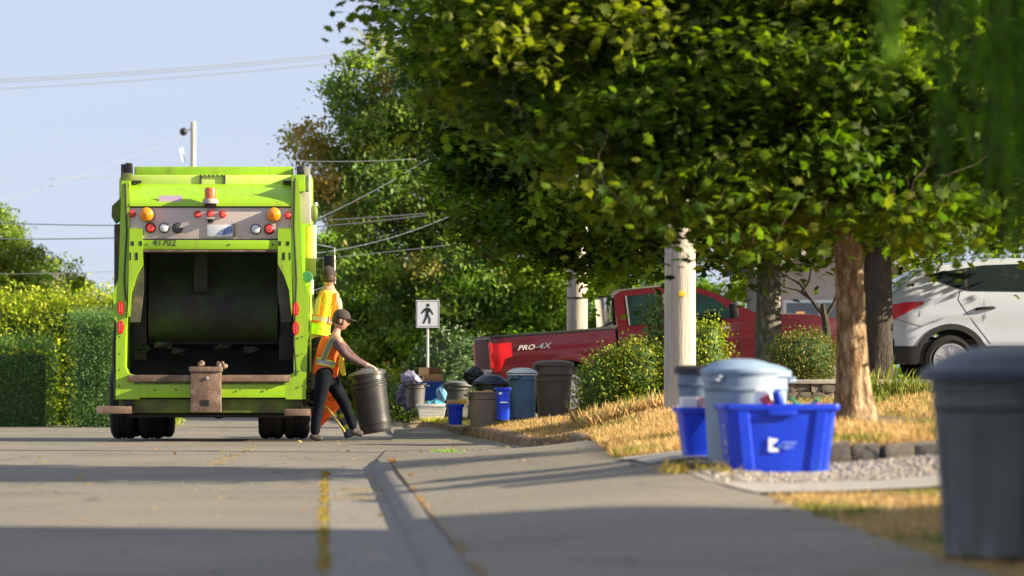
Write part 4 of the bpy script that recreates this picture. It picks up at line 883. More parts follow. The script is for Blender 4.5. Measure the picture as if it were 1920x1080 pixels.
lab = mb.build('side_sticker', mat('scuffed_label', (.35, .42, .55), .6, var=.4, scale=30), box, 0); lab.location = (-.012, -.06, 0); lab.rotation_euler = (0, -R(6), 0)
def item(kind, label, mcol, x, y, z, r, h_, tilt=0, cap=None, grp='drink containers in the large blue box'):
    t = thing(kind, label, 'bottle' if 'bottle' in kind else ('can' if 'can' in kind else 'carton'), (x, y, z), 0, grp); t.rotation_euler = (random.uniform(-.3, .3), tilt, random.uniform(0, 3))
    m = mat('print_'+kind, mcol, .35, var=.25, scale=25); mb = MB()
    if 'carton' in kind: mb.box(-r, r, -r, r, 0, h_, .004); mb.prism([(-r, h_), (r, h_), (0, h_+r)], -r, r); mb.build('body', m, t)
    elif 'bottle' in kind: mb.lathe([(0, 0), (r, 0), (r, h_*.6), (r*.35, h_*.82), (r*.35, h_)], 16); mb.build('body', m, t); mb = MB(); mb.lathe([(r*.42, h_-.01), (r*.42, h_+.012), (0, h_+.012)], 12); mb.build('cap', mat('cap_col', cap or (.8, .8, .8), .4), t)
    else: mb.lathe([(0, .004), (r*.8, 0), (r, .008), (r, h_-.01), (r*.85, h_), (0, h_-.004)], 18); mb.build('body', m, t)
bx_, by_, bz_ = BB.x, BB.y+.2, BB.z
for a in (('drink_can', 'red and white drink can in the middle of the large blue box', (.6, .06, .08), -.03, -.08, .30, .033, .12, .5), ('drink_can', 'blue drink can beside the red one in the large blue box', (.02, .08, .55), .02, -.06, .325, .033, .12, -.4),
          ('milk_carton', 'white milk carton poking out left of the drink cans', (.8, .78, .78), -.10, -.05, .26, .045, .17, .2), ('plastic_bottle', 'pale pink bottle at the left inside the large blue box', (.75, .5, .5), -.17, -.08, .24, .04, .2, .7),
          ('plastic_bottle', 'green bottle at the right end of the large blue box', (.05, .35, .2), .19, -.06, .26, .035, .2, .9), ('plastic_bottle', 'clear bluish bottle left of the green bottle', (.3, .45, .6), .11, -.07, .24, .035, .2, -.8),
          ('drink_can', 'silver drink can lying behind the red and white can', (.6, .62, .65), .05, .04, .33, .033, .12, 1.2), ('drink_can', 'purple drink can lying at the right behind the green bottle', (.25, .05, .3), .23, .05, .32, .033, .12, 1.3)):
    item(a[0], a[1], a[2], bx_+a[3], by_+a[4], bz_+a[5]+.075, a[6], a[7], a[8], cap=(.02, .3, .12) if 'green' in a[1] else None)
p = at(1306, 857, ground_s(1306, 857, 282)); b2, _ = tub('recycling_box', 'smaller blue recycling box half hidden behind the pale blue can', 'recycling box', M_['bluebox'], (p.x+.03, p.y+.2, p.z), .26, .17, .42, .34, .325, rz=R(0), handle=False, ribs=False)
for dx, lb, cc in ((-.06, 'white paper bag standing in the smaller blue box', (.8, .78, .78)), (.05, 'pink cardboard standing in the smaller blue box', (.75, .42, .42))):
    mb = MB(); mb.box(-.05, .05, -.1, .1, 0, .12, .008); o = mb.build('paper_bag' if dx < 0 else 'cardboard_piece', mat('pap', cc, .8, var=.1), None); o.location = (p.x+.02+dx, p.y+.12, p.z+.27); tag(o, lb, 'paper')
rk = MB(); rk.ball((0, 0, 0), .055, 2, (1, .9, .9))
for v in rk.b.verts: v.co *= 1+.3*mnoise.noise(v.co*30)
tag(rk.build('rock', M_['stone'], None, 0), 'brown rock on the ground in front of the smaller blue box', 'rock').location = at(1304, 874, 290)+Vector((0, 0, .0))

# foreground bin
p = at(1897, 1045, ground_s(1897, 1045, 462)); fb = rcan('trash_can', 'large grey fluted trash can with slate lid, nearest at the right edge', 'trash can', M_['bin_grey'], p, .315, .262, .735, M_['bin_lid_navy'], .09, ribs=(.80, .9), rz=-R(84), lid_over=1.12, grooves=9)

# ================================================================== poles, signs, wires
def utility_pole(label, base, r0, r1, h, tagz=None, extra=None):
    t = thing('utility_pole', label, 'utility pole', base)
    mb = MB(); mb.lathe([(r0, -.3)]+[(r0+(r1-r0)*k/12, h*k/12) for k in range(13)]+[(0, h+.02)], 28, mod=lambda a, z: 1+.012*math.sin(a*7+z*.6)-.03*max(0, math.cos(a-4.55))**60)
    mb.build('pole', M_['wood_pole'], t, 50)
    if tagz:
        mb = MB(); mb.box(-.035, .035, -r0-.004, -r0+.01, tagz, tagz+.055, .002); mb.build('number_tag', M_['yellowtag'], t)
    return t
pb = at(1275, 768, 176); P1 = utility_pole('thick weathered utility pole with a yellow tag between shrub and bins', pb, .17, .13, 9.5, 1.20)
pb = at(1082, 768, 119); P2 = utility_pole('second utility pole standing behind the red pickup truck', Vector((pb.x, pb.y, .1)), .17, .13, 9.5)
mb = MB(); mb.lathe([(.168, 1.95), (.176, 1.95), (.176, 1.97), (.168, 1.97)], 24); mb.build('band', M_['blackst'], P2)
pb = at(362, 400, 50); P3 = utility_pole('distant utility pole with a lamp rising above the truck roof', Vector((pb.x, pb.y, 0)), .13, .09, at(0, 229, 50).z)
z0 = at(0, 246, 50).z
mb = MB(); mb.tube([(0, 0, z0+.1), (-.25, 0, z0+.02)], .03, 6); mb.build('lamp_arm', M_['galv'], P3)
mb = MB(); mb.ball((-.36, 0, z0-.02), .15, 2, (1, 1, 1.05)); mb.build('lamp_head', M_['blackst'], P3)
mb = MB(); mb.tube([(-.52, 0, at(0, 278, 50).z), (-.40, 0, at(0, 303, 50).z)], .02, 6); mb.tube([(-.42, 0, at(0, 277, 50).z), (-.28, 0, at(0, 303, 50).z)], .02, 6); mb.build('bracket', M_['galv'], P3)
def wire(label, a, b_, r, m, sag=.15):
    pts = [Vector(a).lerp(Vector(b_), t)+Vector((0, 0, -sag*4*t*(1-t))) for t in np.linspace(0, 1, 18)]
    mb = MB(); mb.tube(pts, r, 5, False); tag(mb.build('overhead_wire', m, None, 80), label, 'overhead wire', 'overhead wires across the street')
wire('topmost of the three high wires across the sky', at(-80, 152, 60), at(820, 81, 56), .018, M_['wirepale'])
wire('middle one of the three high wires across the sky', at(-80, 157, 60.5), at(820, 86, 56.5), .018, M_['wirepale'])
wire('lowest of the three high wires across the sky', at(-80, 170, 61), at(820, 96, 57), .018, M_['wirepale'])
wire('dark wire meeting the truck left side level with its lamps', at(-80, 415, 96), at(800, 400, 94), .011, M_['wire'])
wire('dark wire just below, passing over the left tree', at(-80, 447, 97), at(800, 404, 95), .011, M_['wire'], .16)
wire('thin wire dipping behind the truck left of the hopper', at(-20, 514, 96), at(900, 452, 94), .005, M_['wirepale'])
wire('faint wire climbing from the left tree to the lamp pole', at(-80, 400, 60), at(345, 255, 50.5), .015, M_['wirepale'])
wire('faint level wire left of the truck roof', at(-80, 333, 60), at(355, 318, 52), .015, M_['wirepale'])
wire('pale wire rising from truck side to the maple boughs', at(560, 425, 95), at(900, 230, 92), .005, M_['wirepale'])
wire('pale wire rising steeply beside the worker on the step', at(560, 478, 95), at(860, 398, 92), .005, M_['wirepale'])
wire('pale wire leaving the truck roof to the right', at(520, 300, 95), at(1000, 270, 92), .005, M_['wirepale'])
# crossing sign
q = at(802, 745, 112); sg = thing('crosswalk_sign', 'white crosswalk sign with a black walking figure on a thin post', 'road sign', q)
S_ = 112.
mb = MB(); mb.tube([(0, .03, -.3), (0, .03, (745-563)/S_)], .022, 8); mb.build('post', M_['galv'], sg)
zc = (745-588.5)/S_
mb = MB(); mb.prism([(x, z+zc) for x, z in [(-.195, -.23), (.195, -.23), (.195, .23), (-.195, .23)]], -.004, .0); mb.build('sign_plate', M_['signwhite'], sg)
man = MB()
for poly in ([(-.03, .03), (.03, .035), (.035, .10), (-.03, .11)], [(-.03, .04), (.02, .04), (.012, -.03), (-.035, -.03)], [(-.03, .1), (-.06, .085), (-.11, .01), (-.098, .0), (-.03, .06)], [(.03, .1), (.045, .09), (.085, .02), (.10, -.01), (.085, -.015), (.03, .05)],
             [(-.035, -.02), (-.005, -.02), (-.02, -.09), (-.06, -.165), (-.085, -.155), (-.055, -.085)], [(-.01, -.02), (.022, -.02), (.05, -.09), (.045, -.165), (.02, -.165), (.02, -.09)]):
    man.prism([(x, z+zc+.0) for x, z in poly], -.008, -.0045)
hd = [(.005+.028*math.cos(2*math.pi*k/14), zc+.145+.028*math.sin(2*math.pi*k/14)) for k in range(14)]; man.prism(hd, -.008, -.0045)
man.build('walking_figure', M_['signblack'], sg, 0)
fr = MB()
for a in ((-.19, .19, .205, .212), (-.19, .19, -.212, -.205)): fr.box(a[0], a[1], -.006, -.0045, zc+a[2], zc+a[3])
for a in (-.183, .176): fr.box(a, a+.007, -.006, -.0045, zc-.204, zc+.204)
fr.build('border', M_['signblack'], sg, 0)
# orange caution sign behind the walking worker
q = at(604, 805, 143); cs = thing('caution_sign', 'orange diamond caution sign on a yellow wooden stand behind the walking worker', 'warning sign', q)
g_ = lambda px, py: ((px-604)/143, (805-py)/143)
mb = MB(); mb.prism([g_(616, 717), g_(648, 752), g_(600, 803), g_(568, 757)], -.006, .006); pn = mb.build('sign_panel', M_['signorange'], cs)
text_part('CAUTION', .085, 'sign_text', M_['signink'], pn, (g_(609, 0)[0], -.008, g_(0, 748)[1]), rot=(R(90), 0, 0), ext=.0008)
mb = MB(); mb.tube([(*[g_(612, 762)[0]], -.04, g_(0, 762)[1]), (g_(646, 812)[0], -.35, g_(0, 812)[1]+.03)], .014, 6); mb.tube([(g_(610, 775)[0], .03, g_(0, 775)[1]), (g_(585, 808)[0], .3, -.02)], .014, 6); mb.build('stand_leg', M_['stick'], cs)
q = at(652, 818, 142); tr = thing('banded_post', 'leaning grey roll with yellow bands on the road behind the rolled bin', 'traffic post', (q.x, q.y, q.z))
mb = MB(); mb.tube([(.04, 0, .0), (-.10, .05, .42)], [.085, .07], 14); mb.build('post', mat('blue_grey_cloth', (.13, .15, .22), .8, var=.5, scale=14), tr)
for z in (.12, .27):
    f = z/.42; c = Vector((.04-.14*f, .05*f, z)); d = Vector((-.14, .05, .42)).normalized()*.03; mb = MB(); mb.tube([c-d, c+d], .086, 14); mb.build('band', M_['tape_yellow'], tr)

# ================================================================== people
def skin_mesh(name, m, verts, edges, root=0, sub=2, parent=None, mods=None):
    "verts: (x,y,z,rx,ry)"
    me = bpy.data.meshes.new('sk'); me.from_pydata([v[:3] for v in verts], edges, []); o = bpy.data.objects.new('sk', me); COL.objects.link(o)
    md = o.modifiers.new('s', 'SKIN'); md.use_smooth_shade = True
    for i, v in enumerate(verts):
        sv = me.skin_vertices[0].data[i]; sv.radius = (v[3], v[4] if len(v) > 4 else v[3]); sv.use_root = (i == root)
    sm = o.modifiers.new('u', 'SUBSURF'); sm.levels = sub; sm.render_levels = sub
    dg = bpy.context.evaluated_depsgraph_get(); r = bpy.data.meshes.new_from_object(o.evaluated_get(dg)); bpy.data.objects.remove(o); r.name = name; r.materials.clear(); r.materials.append(m); r.shade_smooth()
    return link(name, r, parent)
def chain(*pts): return list(pts), [(i, i+1) for i in range(len(pts)-1)]
def head(parent, c, r, yaw, hairm, capm, brim=True, tilt=0.):
    "head facing local +X turned by yaw: skull, nose, ears, eyes; hair and cap"
    M = Matrix.Translation(c) @ Matrix.Scale(r, 4) @ Matrix.Rotation(yaw, 4, 'Z') @ Matrix.Rotation(tilt, 4, 'Y')
    mb = MB(); k = bmesh.ops.create_icosphere(mb.b, subdivisions=4, radius=1)
    for v in k['verts']:
        x, y, z = v.co; f = 1-.22*max(0, -z)**1.5; X = x*.098*(f if x < 0 else 1-.10*max(0, -z)); Y = y*.076*f; Z = z*.118
        if x > 0 and z < -.45 : X += .012*math.exp(-((z+.75)/.2)**2)*max(0, 1-abs(y)*1.5)
        if x > .6: X += .024*math.exp(-(y/.17)**2)*math.exp(-((z+.12)/.16)**2) - .007*math.exp(-((abs(y)-.38)/.16)**2)*math.exp(-((z-.08)/.12)**2) - .004*math.exp(-((z+.52)/.05)**2)*(abs(y) < .35)
        v.co = Vector((X, Y, Z))
    for sd in (-1, 1): mb.ball((-.005, sd*.078, -.008), .024, 2, (.75, .35, 1.25))
    bmesh.ops.transform(mb.b, matrix=M, verts=mb.b.verts[:]); h = mb.build('head', M_['skin'], parent, 80)
    mb = MB()
    for sd in (-1, 1): mb.ball((.088, sd*.030, .008), .009, 1)
    mb.box(.088, .094, -.022, .022, -.064, -.058); bmesh.ops.transform(mb.b, matrix=M, verts=mb.b.verts[:]); mb.build('face_detail', M_['hair'], h, 60)
    mb = MB(); k = bmesh.ops.create_icosphere(mb.b, subdivisions=3, radius=1)
    for v in k['verts']: x, y, z = v.co; v.co = Vector((min(x, .42)*.104-.004, y*.082, z*.122+.004 if z > -.45 else -.05))
    bmesh.ops.transform(mb.b, matrix=M, verts=mb.b.verts[:]); mb.build('hair', hairm, h, 80)
    mb = MB(); k = bmesh.ops.create_icosphere(mb.b, subdivisions=3, radius=1)
    for v in k['verts']: x, y, z = v.co; v.co = Vector((x*.110, y*.090, max(z, .0)*.104+.034))
    if brim:
        pts = [(.06, -.078), (.12, -.07), (.165, -.045), (.18, 0), (.165, .045), (.12, .07), (.06, .078)]
        mb.prism(pts, .034, .044, 'XY')
    bmesh.ops.transform(mb.b, matrix=M, verts=mb.b.verts[:]); mb.build('cap', capm, h, 50)
def hand(parent, wrist, d, up, m, curl=.9, side=1):
    "palm and five bent fingers; d points from the wrist to the fingers, up is the back of the hand"
    d = Vector(d).normalized(); up = (Vector(up)-d*Vector(up).dot(d)).normalized(); s_ = d.cross(up)*side; w0 = Vector(wrist)
    V = [(*(w0-d*.02), .026, .020), (*(w0+d*.035), .036, .018), (*(w0+d*.075), .040, .016)]; E_ = [(0, 1), (1, 2)]
    for k, (o_, ln) in enumerate(((-.030, .068), (-.010, .078), (.010, .074), (.030, .058))):
        b0 = w0+d*.06+s_*o_; d1 = (d*math.cos(curl*.4)-up*math.sin(curl*.4)); d2 = (d*math.cos(curl)-up*math.sin(curl)); d3 = (d*math.cos(curl*1.6)-up*math.sin(curl*1.6)); i = len(V)
        p1 = b0+d1*ln*.42; p2 = p1+d2*ln*.33; p3 = p2+d3*ln*.28
        V += [(*b0, .0095), (*p1, .009), (*p2, .0085), (*p3, .007)]; E_ += [(i, i+1), (i+1, i+2), (i+2, i+3)]
        E_.append((1, i))
    i = len(V); t0 = w0+d*.02-s_*.03; t1 = t0+(d*.6-s_*.7-up*.2).normalized()*.035; t2 = t1+(d*.9-s_*.1-up*.4).normalized()*.03
    V += [(*t0, .012), (*t1, .010), (*t2, .008)]; E_ += [(0, i), (i, i+1), (i+1, i+2)]
    return skin_mesh('hand', m, V, E_, 0, 1, parent)

# --- worker walking with the bin: pixel places at 149 px/m, y offsets in metres
pw = thing('person', 'worker in orange safety vest and dark cap walking right, tilting a black can', 'person', (0, 0, 0)); O2 = at(612, 825, 148.5); pw.location = O2
def w2(px, py, dy=0.): return ((px-612)/148.5, dy, (825-py)/148.5)
def sk(name, m, pts, par, sub=2, root=0, edges=None):
    vs = [(*w2(p[0], p[1], p[2]), p[3], p[4] if len(p) > 4 else p[3]) for p in pts]; return skin_mesh(name, m, vs, edges or [(i, i+1) for i in range(len(pts)-1)], root, sub, par)
body = sk('body', M_['skin'], [(611, 690, 0, .10), (618, 665, 0, .10), (625, 642, 0, .11), (629, 628, 0, .055), (634, 612, 0, .055), (632, 634, -.17, .05), (645, 662, -.21, .042), (672, 678, -.17, .035), (690, 685, -.12, .028), (634, 634, .17, .05), (652, 660, .20, .042), (676, 680, .14, .035), (694, 686, .06, .028),
    (609, 700, -.09, .08), (600, 752, -.10, .06), (592, 805, -.10, .045), (618, 700, .09, .08), (645, 752, .09, .06), (664, 803, .08, .045)], pw, 1,
    edges=[(0, 1), (1, 2), (2, 3), (3, 4), (2, 5), (5, 6), (6, 7), (7, 8), (2, 9), (9, 10), (10, 11), (11, 12), (0, 13), (13, 14), (14, 15), (0, 16), (16, 17), (17, 18)])
sk('trousers', M_['denim'], [(612, 684, 0, .135, .155), (612, 700, 0, .13, .165), (605, 712, -.10, .112), (602, 735, -.10, .095), (598, 758, -.11, .078), (593, 785, -.11, .072), (590, 817, -.11, .068), (620, 712, .09, .112), (632, 732, .09, .095), (646, 756, .09, .078), (655, 780, .09, .066), (664, 806, .08, .058)], pw,
   edges=[(0, 1), (1, 2), (2, 3), (3, 4), (4, 5), (5, 6), (1, 7), (7, 8), (8, 9), (9, 10), (10, 11)], sub=2, root=1)
sk('undershirt', M_['sleeve'], [(611, 700, 0, .13, .15), (612, 690, 0, .13, .15), (618, 662, 0, .125, .155), (626, 640, 0, .12, .16), (629, 627, 0, .06, .07)], pw)
for sd, pts in ((-1, [(628, 638, -.13, .078), (636, 648, -.18, .070), (646, 664, -.21, .058), (660, 673, -.19, .050), (678, 682, -.16, .040), (688, 686, -.13, .034)]), (1, [(630, 638, .13, .075), (642, 648, .18, .066), (654, 662, .20, .056), (668, 674, .16, .048), (688, 685, .09, .036)])):
    sk('sleeve', M_['sleeve'], pts, pw)
vest = sk('vest', M_['vest_orange'], [(607, 709, 0, .150, .175), (609, 700, 0, .152, .178), (611, 688, 0, .152, .178), (615, 672, 0, .145, .180), (620, 655, 0, .140, .180), (625, 641, 0, .130, .178), (628, 631, 0, .085, .14)], pw)
def band(name, m, c, ax, rx, ry, wd, par, n=28, vert=False):
    "a tape hugging the torso: ring round axis ax at c"
    ax = Vector(ax).normalized(); u = Vector((1, 0, 0)); u = (u-ax*u.dot(ax)).normalized(); v = ax.cross(u); mb = MB(); c = Vector(c)
    rings = []
    for q, rr in ((-wd/2, .0), (-wd/2, .006), (wd/2, .006), (wd/2, .0)): rings.append([c+ax*q+u*math.cos(2*math.pi*k/n)*(rx+rr)+v*math.sin(2*math.pi*k/n)*(ry+rr) for k in range(n)])
    mb.rings(rings, caps=False); return mb.build(name, m, par, 60)
ax = (.22, 0, 1)
bd = band('tape_border', M_['tape_yellow'], w2(612, 680), ax, .140, .163, .085, vest); band('reflective_tape', M_['reflect'], w2(612, 680), ax, .143, .166, .048, vest)
mb = MB()
for sd in (-1,):
    def strip(dx0, wd, off):
        A = []
        for px, py in ((613, 676), (616, 664), (620, 652), (623, 642), (627, 634)):
            x, _, z = w2(px, py); t_ = (676-py)/42; yy = -(.172-.0*t_)-off+.02*t_**3; A.append((Vector((x+dx0-wd/2-.05+.03*t_, yy, z)), Vector((x+dx0+wd/2-.05+.03*t_, yy, z))))
        for p_, q_ in zip(A, A[1:]): mb.b.faces.new([mb.b.verts.new(v) for v in (p_[0], p_[1], q_[1], q_[0])])
    strip(0, .085, .004)
mb.b.verts.ensure_lookup_table(); bmesh.ops.solidify(mb.b, geom=mb.b.faces[:], thickness=.006); mb.build('tape_border', M_['tape_yellow'], vest)
mb = MB(); strip(0, .048, .012); bmesh.ops.solidify(mb.b, geom=mb.b.faces[:], thickness=.006); mb.build('reflective_tape', M_['reflect'], vest)
sk('vest_flap', M_['vest_yellow'], [(636, 662, -.07, .02, .07), (639, 680, -.09, .018, .065), (643, 697, -.10, .014, .05), (645, 705, -.10, .008, .03)], vest)
head(pw, Vector(w2(639, 601)), 1.08, 0, M_['hair'], M_['cap'], tilt=R(14))
sk('ponytail', M_['hair'], [(627, 606, 0, .035), (623, 616, 0, .03), (621, 626, 0, .016)], pw)
hand(pw, w2(689, 685, -.11), (.95, .1, -.25), (.2, 0, 1), M_['glove'], .8, 1); hand(pw, w2(694, 686, .06), (.9, -.2, -.3), (.2, 0, 1), M_['glove'], .8, -1)
for px, py, dy in ((593, 819, -.11), (669, 811, .08)):
    v = [(*w2(px-9, py-6, dy), .05, .055), (*w2(px-6, py, dy), .045, .05), (*w2(px+4, py+1.5, dy), .042, .045), (*w2(px+13, py+3, dy), .03, .04)]; skin_mesh('boot', M_['boot'], v, [(0, 1), (1, 2), (2, 3)], 0, 2, pw)
# the black can he tilts
q = at(706, 811, 147); rcan('trash_can', 'ribbed black can with domed lid tilted by the walking worker', 'trash can', M_['bin_black'], q+Vector((0, 0, .0)), .235, .195, .76, mat('charcoal_lid', (.10, .10, .10), .4, var=.2), .04, knob=True, ribs=(.86, .16, .78), tilt=(0, R(-9.5)), lid_over=1.02)

# --- worker standing on the right rear step, seen from behind
q1 = at(590, 763, 146.); p1 = thing('person', 'worker in yellow vest seen from behind, standing on the truck side step', 'person', q1)
def w1(px, py, dy=0.): return ((px-590)/146., dy, (763-py)/146.)
def s1(name, m, pts, par, sub=2, root=0, edges=None):
    vs = [(*w1(p[0], p[1], p[2]), p[3], p[4] if len(p) > 4 else p[3]) for p in pts]; return skin_mesh(name, m, vs, edges or [(i, i+1) for i in range(len(pts)-1)], root, sub, par)
tb('side_step', M_['rust'], 560, 761, 608, 768, .55, 1.35, .01)
s1('body', M_['skin'], [(598, 630, 0, .12), (607, 590, 0, .11), (615, 556, 0, .12), (617, 540, 0, .075), (617, 528, .02, .062), (602, 552, 0, .055), (596, 585, -.06, .042), (586, 606, .06, .035), (579, 600, .16, .03), (631, 556, 0, .055), (634, 585, .04, .042), (628, 606, .14, .034), (588, 640, -.0, .09), (584, 692, 0, .065), (582, 742, 0, .045), (603, 640, .0, .09), (602, 692, .04, .065), (598, 742, .04, .045)], p1, 1,
   edges=[(0, 1), (1, 2), (2, 3), (3, 4), (2, 5), (5, 6), (6, 7), (7, 8), (2, 9), (9, 10), (10, 11), (0, 12), (12, 13), (13, 14), (0, 15), (15, 16), (16, 17)])
s1('trousers', M_['denim'], [(598, 628, 0, .155, .12), (597, 640, 0, .16, .125), (587, 655, 0, .10), (585, 692, 0, .083), (583, 730, 0, .07), (583, 752, 0, .065), (604, 655, .02, .10), (603, 692, .03, .083), (600, 730, .03, .07), (599, 752, .03, .065)], p1, root=1, edges=[(0, 1), (1, 2), (2, 3), (3, 4), (4, 5), (1, 6), (6, 7), (7, 8), (8, 9)])
v1 = s1('vest', M_['vest_yellow'], [(600, 628, 0, .165, .13), (603, 612, 0, .160, .135), (608, 590, 0, .158, .135), (613, 570, 0, .165, .135), (615, 554, 0, .165, .125), (617, 543, 0, .11, .10)], p1)
ax1 = (.17, 0, 1)
band('vest_hem', M_['vest_lime'], w1(601, 618), ax1, .163, .137, .14, v1); band('tape_border', M_['vest_orange'], w1(605, 600), ax1, .160, .136, .10, v1); band('reflective_tape', mat('lilac_tape', (.45, .40, .42), .5), w1(605, 599), ax1, .163, .139, .055, v1)
mb = MB()
for (xa, ya, xb, yb_, wd, off, mm) in ((600, 604, 607, 550, .05, 0, 0), (622, 604, 628, 550, .05, 0, 0)):
    A = Vector(w1(xa, ya, -.141)); B = Vector(w1(xb, yb_, -.128)); mid = A.lerp(B, .5)+Vector((0, -.008, 0)); u = Vector((wd/2, 0, 0))
    for P_, Q_ in ((A, mid), (mid, B)): mb.b.faces.new([mb.b.verts.new(v) for v in (P_-u, P_+u, Q_+u, Q_-u)])
bmesh.ops.solidify(mb.b, geom=mb.b.faces[:], thickness=.006); mb.build('vest_stripe', mat('amber_trim', (.85, .38, .02), .8), v1)
s1('sleeve', M_['sleeve'] if False else mat('pale_sleeve', (.62, .40, .34), .8), [(602, 556, 0, .068), (598, 572, -.04, .060), (595, 588, -.06, .052), (590, 600, 0, .044)], p1)
s1('sleeve', mat('pale_sleeve2', (.62, .42, .30), .8), [(630, 556, 0, .068), (634, 572, .02, .060), (635, 586, .04, .052), (630, 600, .12, .044)], p1)
head(p1, Vector(w1(616, 521, .0)), 1.13, R(90), M_['hair'], M_['cap'], tilt=0)
hand(p1, w1(582, 603, .12), (-.7, .7, .1), (0, 0, 1), M_['skin'], 1.2, 1); hand(p1, w1(628, 607, .15), (-.3, .9, 0), (0, 0, 1), M_['skin'], 1.0, -1)
for px, dy in ((583, 0), (599, .03)):
    skin_mesh('boot', M_['boot'], [(*w1(px, 752, dy), .055), (*w1(px, 757, dy-.03), .048, .05), (*w1(px, 758, dy+.12), .042, .045), (*w1(px, 759.5, dy+.19), .03, .035)], [(0, 1), (1, 2), (2, 3)], 0, 2, p1)
# ================================================================== trees and shrubs
def limb(mb, a, b_, r0, r1, seed, n=7, wob=.10):
    a, b_ = Vector(a), Vector(b_); L = (b_-a).length; pts = []; rsd = []
    for k in range(n+1):
        t = k/n; p = a.lerp(b_, t)+Vector((mnoise.noise((seed, t*2.2, 0)), mnoise.noise((seed, t*2.2, 9)), mnoise.noise((seed, t*2.2, 18))+.5*t*(1-t)))*L*wob*min(1, t*3); pts.append(p); rsd.append(r0+(r1-r0)*t**.8)
    mb.tube(pts, rsd, 8, True)
def trunk_mesh(name, m, h, r0, r1, parent, flare=1.45, lean=(0, 0), seed=0, n=26):
    mb = MB(); rings = []
    for k in range(23):
        t = k/22; z = -.12+(h+.12)*t; rr = r0+(r1-r0)*t; fl = 1+(flare-1)*math.exp(-max(z, 0)/.22)
        ring = []
        for j in range(n):
            a = 2*math.pi*j/n; q = rr*(1+(fl-1)*(1+.5*math.sin(a*5+seed)))*(1+.05*mnoise.noise((math.cos(a)*2+seed, math.sin(a)*2, z*1.3))+.035*mnoise.noise((math.cos(a)*6, math.sin(a)*6+seed, z*5)))
            ring.append(Vector((q*math.cos(a)+lean[0]*t, q*math.sin(a)+lean[1]*t, z)))
        rings.append(ring)
    mb.rings(rings); return mb.build(name, m, parent, 80)
def tree(name, label, base, h, r0, r1, ells, ns, per, sr, size, base_cols, leaf, lm, bark, seed, limbs=9, alt=None, altp=0, keep=None, tilt=.75, lean=(0, 0), group=None, cat='tree', cl=.22, flare=1.45, inner=.45, flat=.35, crown='crown', droop=0., clump=0, cr=.5, lf=.20):
    t = thing(name, label, cat, base, 0, group); rs_ = np.random.default_rng(seed)
    tr_ = trunk_mesh('trunk', bark, h, r0, r1, t, flare, lean, seed)
    top = Vector((lean[0], lean[1], h)); mb = MB(); rr = random.Random(seed)
    for k in range(limbs):
        e = ells[k % len(ells)]; d = Vector([rr.gauss(0, 1) for _ in range(3)]).normalized(); tgt = Vector(e[0])+Vector((d.x*e[1][0], d.y*e[1][1], d.z*e[1][2]))*.55
        st = Vector((lean[0]*.8, lean[1]*.8, h*rr.uniform(.85, .98))); limb(mb, st, st.lerp(tgt, .8), r1*rr.uniform(.22, .36), .008, seed+k*3.1, 9, .16)
        for q in range(2):
            p = st.lerp(tgt, rr.uniform(.4, .8)); limb(mb, p, p+Vector((rr.gauss(0, .8), rr.gauss(0, .8), rr.uniform(-.1, .7))), .025, .006, seed+k*7.7+q, 4)
    if limbs: mb.build('limbs', M_['bark_limb'], t, 80)
    P, sid, S = sprays(ells, ns, per, sr, rs_, flat, inner, keep, clump, cr)
    N = len(P); Rm = turns(N, tilt, rs_)
    o = leafset(crown, lm, P, Rm, size*rs_.uniform(.7, 1.25, N), leaf[0], leaf[1], tints(sid, base_cols, rs_, cl, lf, alt, altp), t); o['kind'] = 'stuff'
    return t, rs_
G_DARK = [(.062, .118, .009), (.085, .145, .010), (.115, .165, .012), (.060, .120, .012)]
G_MID = [(.12, .18, .012), (.15, .21, .014), (.19, .23, .016), (.09, .16, .016)]
G_YEL = [(.16, .20, .02), (.20, .22, .02), (.12, .19, .02)]
G_ORG = [(.28, .15, .04), (.32, .20, .06), (.22, .16, .03)]
FAR = [(.15, .24, .07), (.19, .28, .07), (.23, .31, .07), (.12, .20, .07)]
# A: the big maple over the right half
b0 = at(1604, 776, 234)
LOWA = ([0.2, .6, 1.0, 1.45, 2.5, 2.95, 3.4, 4.0, 5.0, 7.5], [3.35, 3.1, 2.86, 2.64, 2.14, 1.88, 1.87, 1.98, 1.98, 2.02])
def keepA(S): return S[:, 2]+b0.z > np.interp(S[:, 0]+b0.x, *LOWA)+.10
ellA = [((0, .3, 2.9), (2.3, 2.0, 1.5)), ((-2.0, .1, 2.75), (1.5, 1.7, .95)), ((-2.5, .3, 3.6), (1.3, 1.6, .9)), ((1.8, .2, 2.7), (1.6, 1.8, 1.4)), ((-.7, -.9, 2.1), (1.6, .9, .9)), ((0, .3, 4.0), (2.2, 1.8, 1.0)), ((-1.6, -.6, 2.0), (1.0, .8, .55)), ((-1.35, .1, 1.75), (1.0, 1.1, .7)), ((.8, -.3, 1.7), (1.5, 1.2, .6))]
mA, rsA = tree('maple_tree', 'big maple with sunlit flaking trunk and broad crown over the recycling boxes', b0, 2.3, .128, .095, ellA, 7000, 11, .14, .094, G_DARK+G_MID[:2], MAPLE, LEAF, M_['bark'], 11, 5, G_YEL, .28, keepA, .85, (-.10, 0), inner=.3, cl=.28, clump=420, cr=.40, flare=1.35)
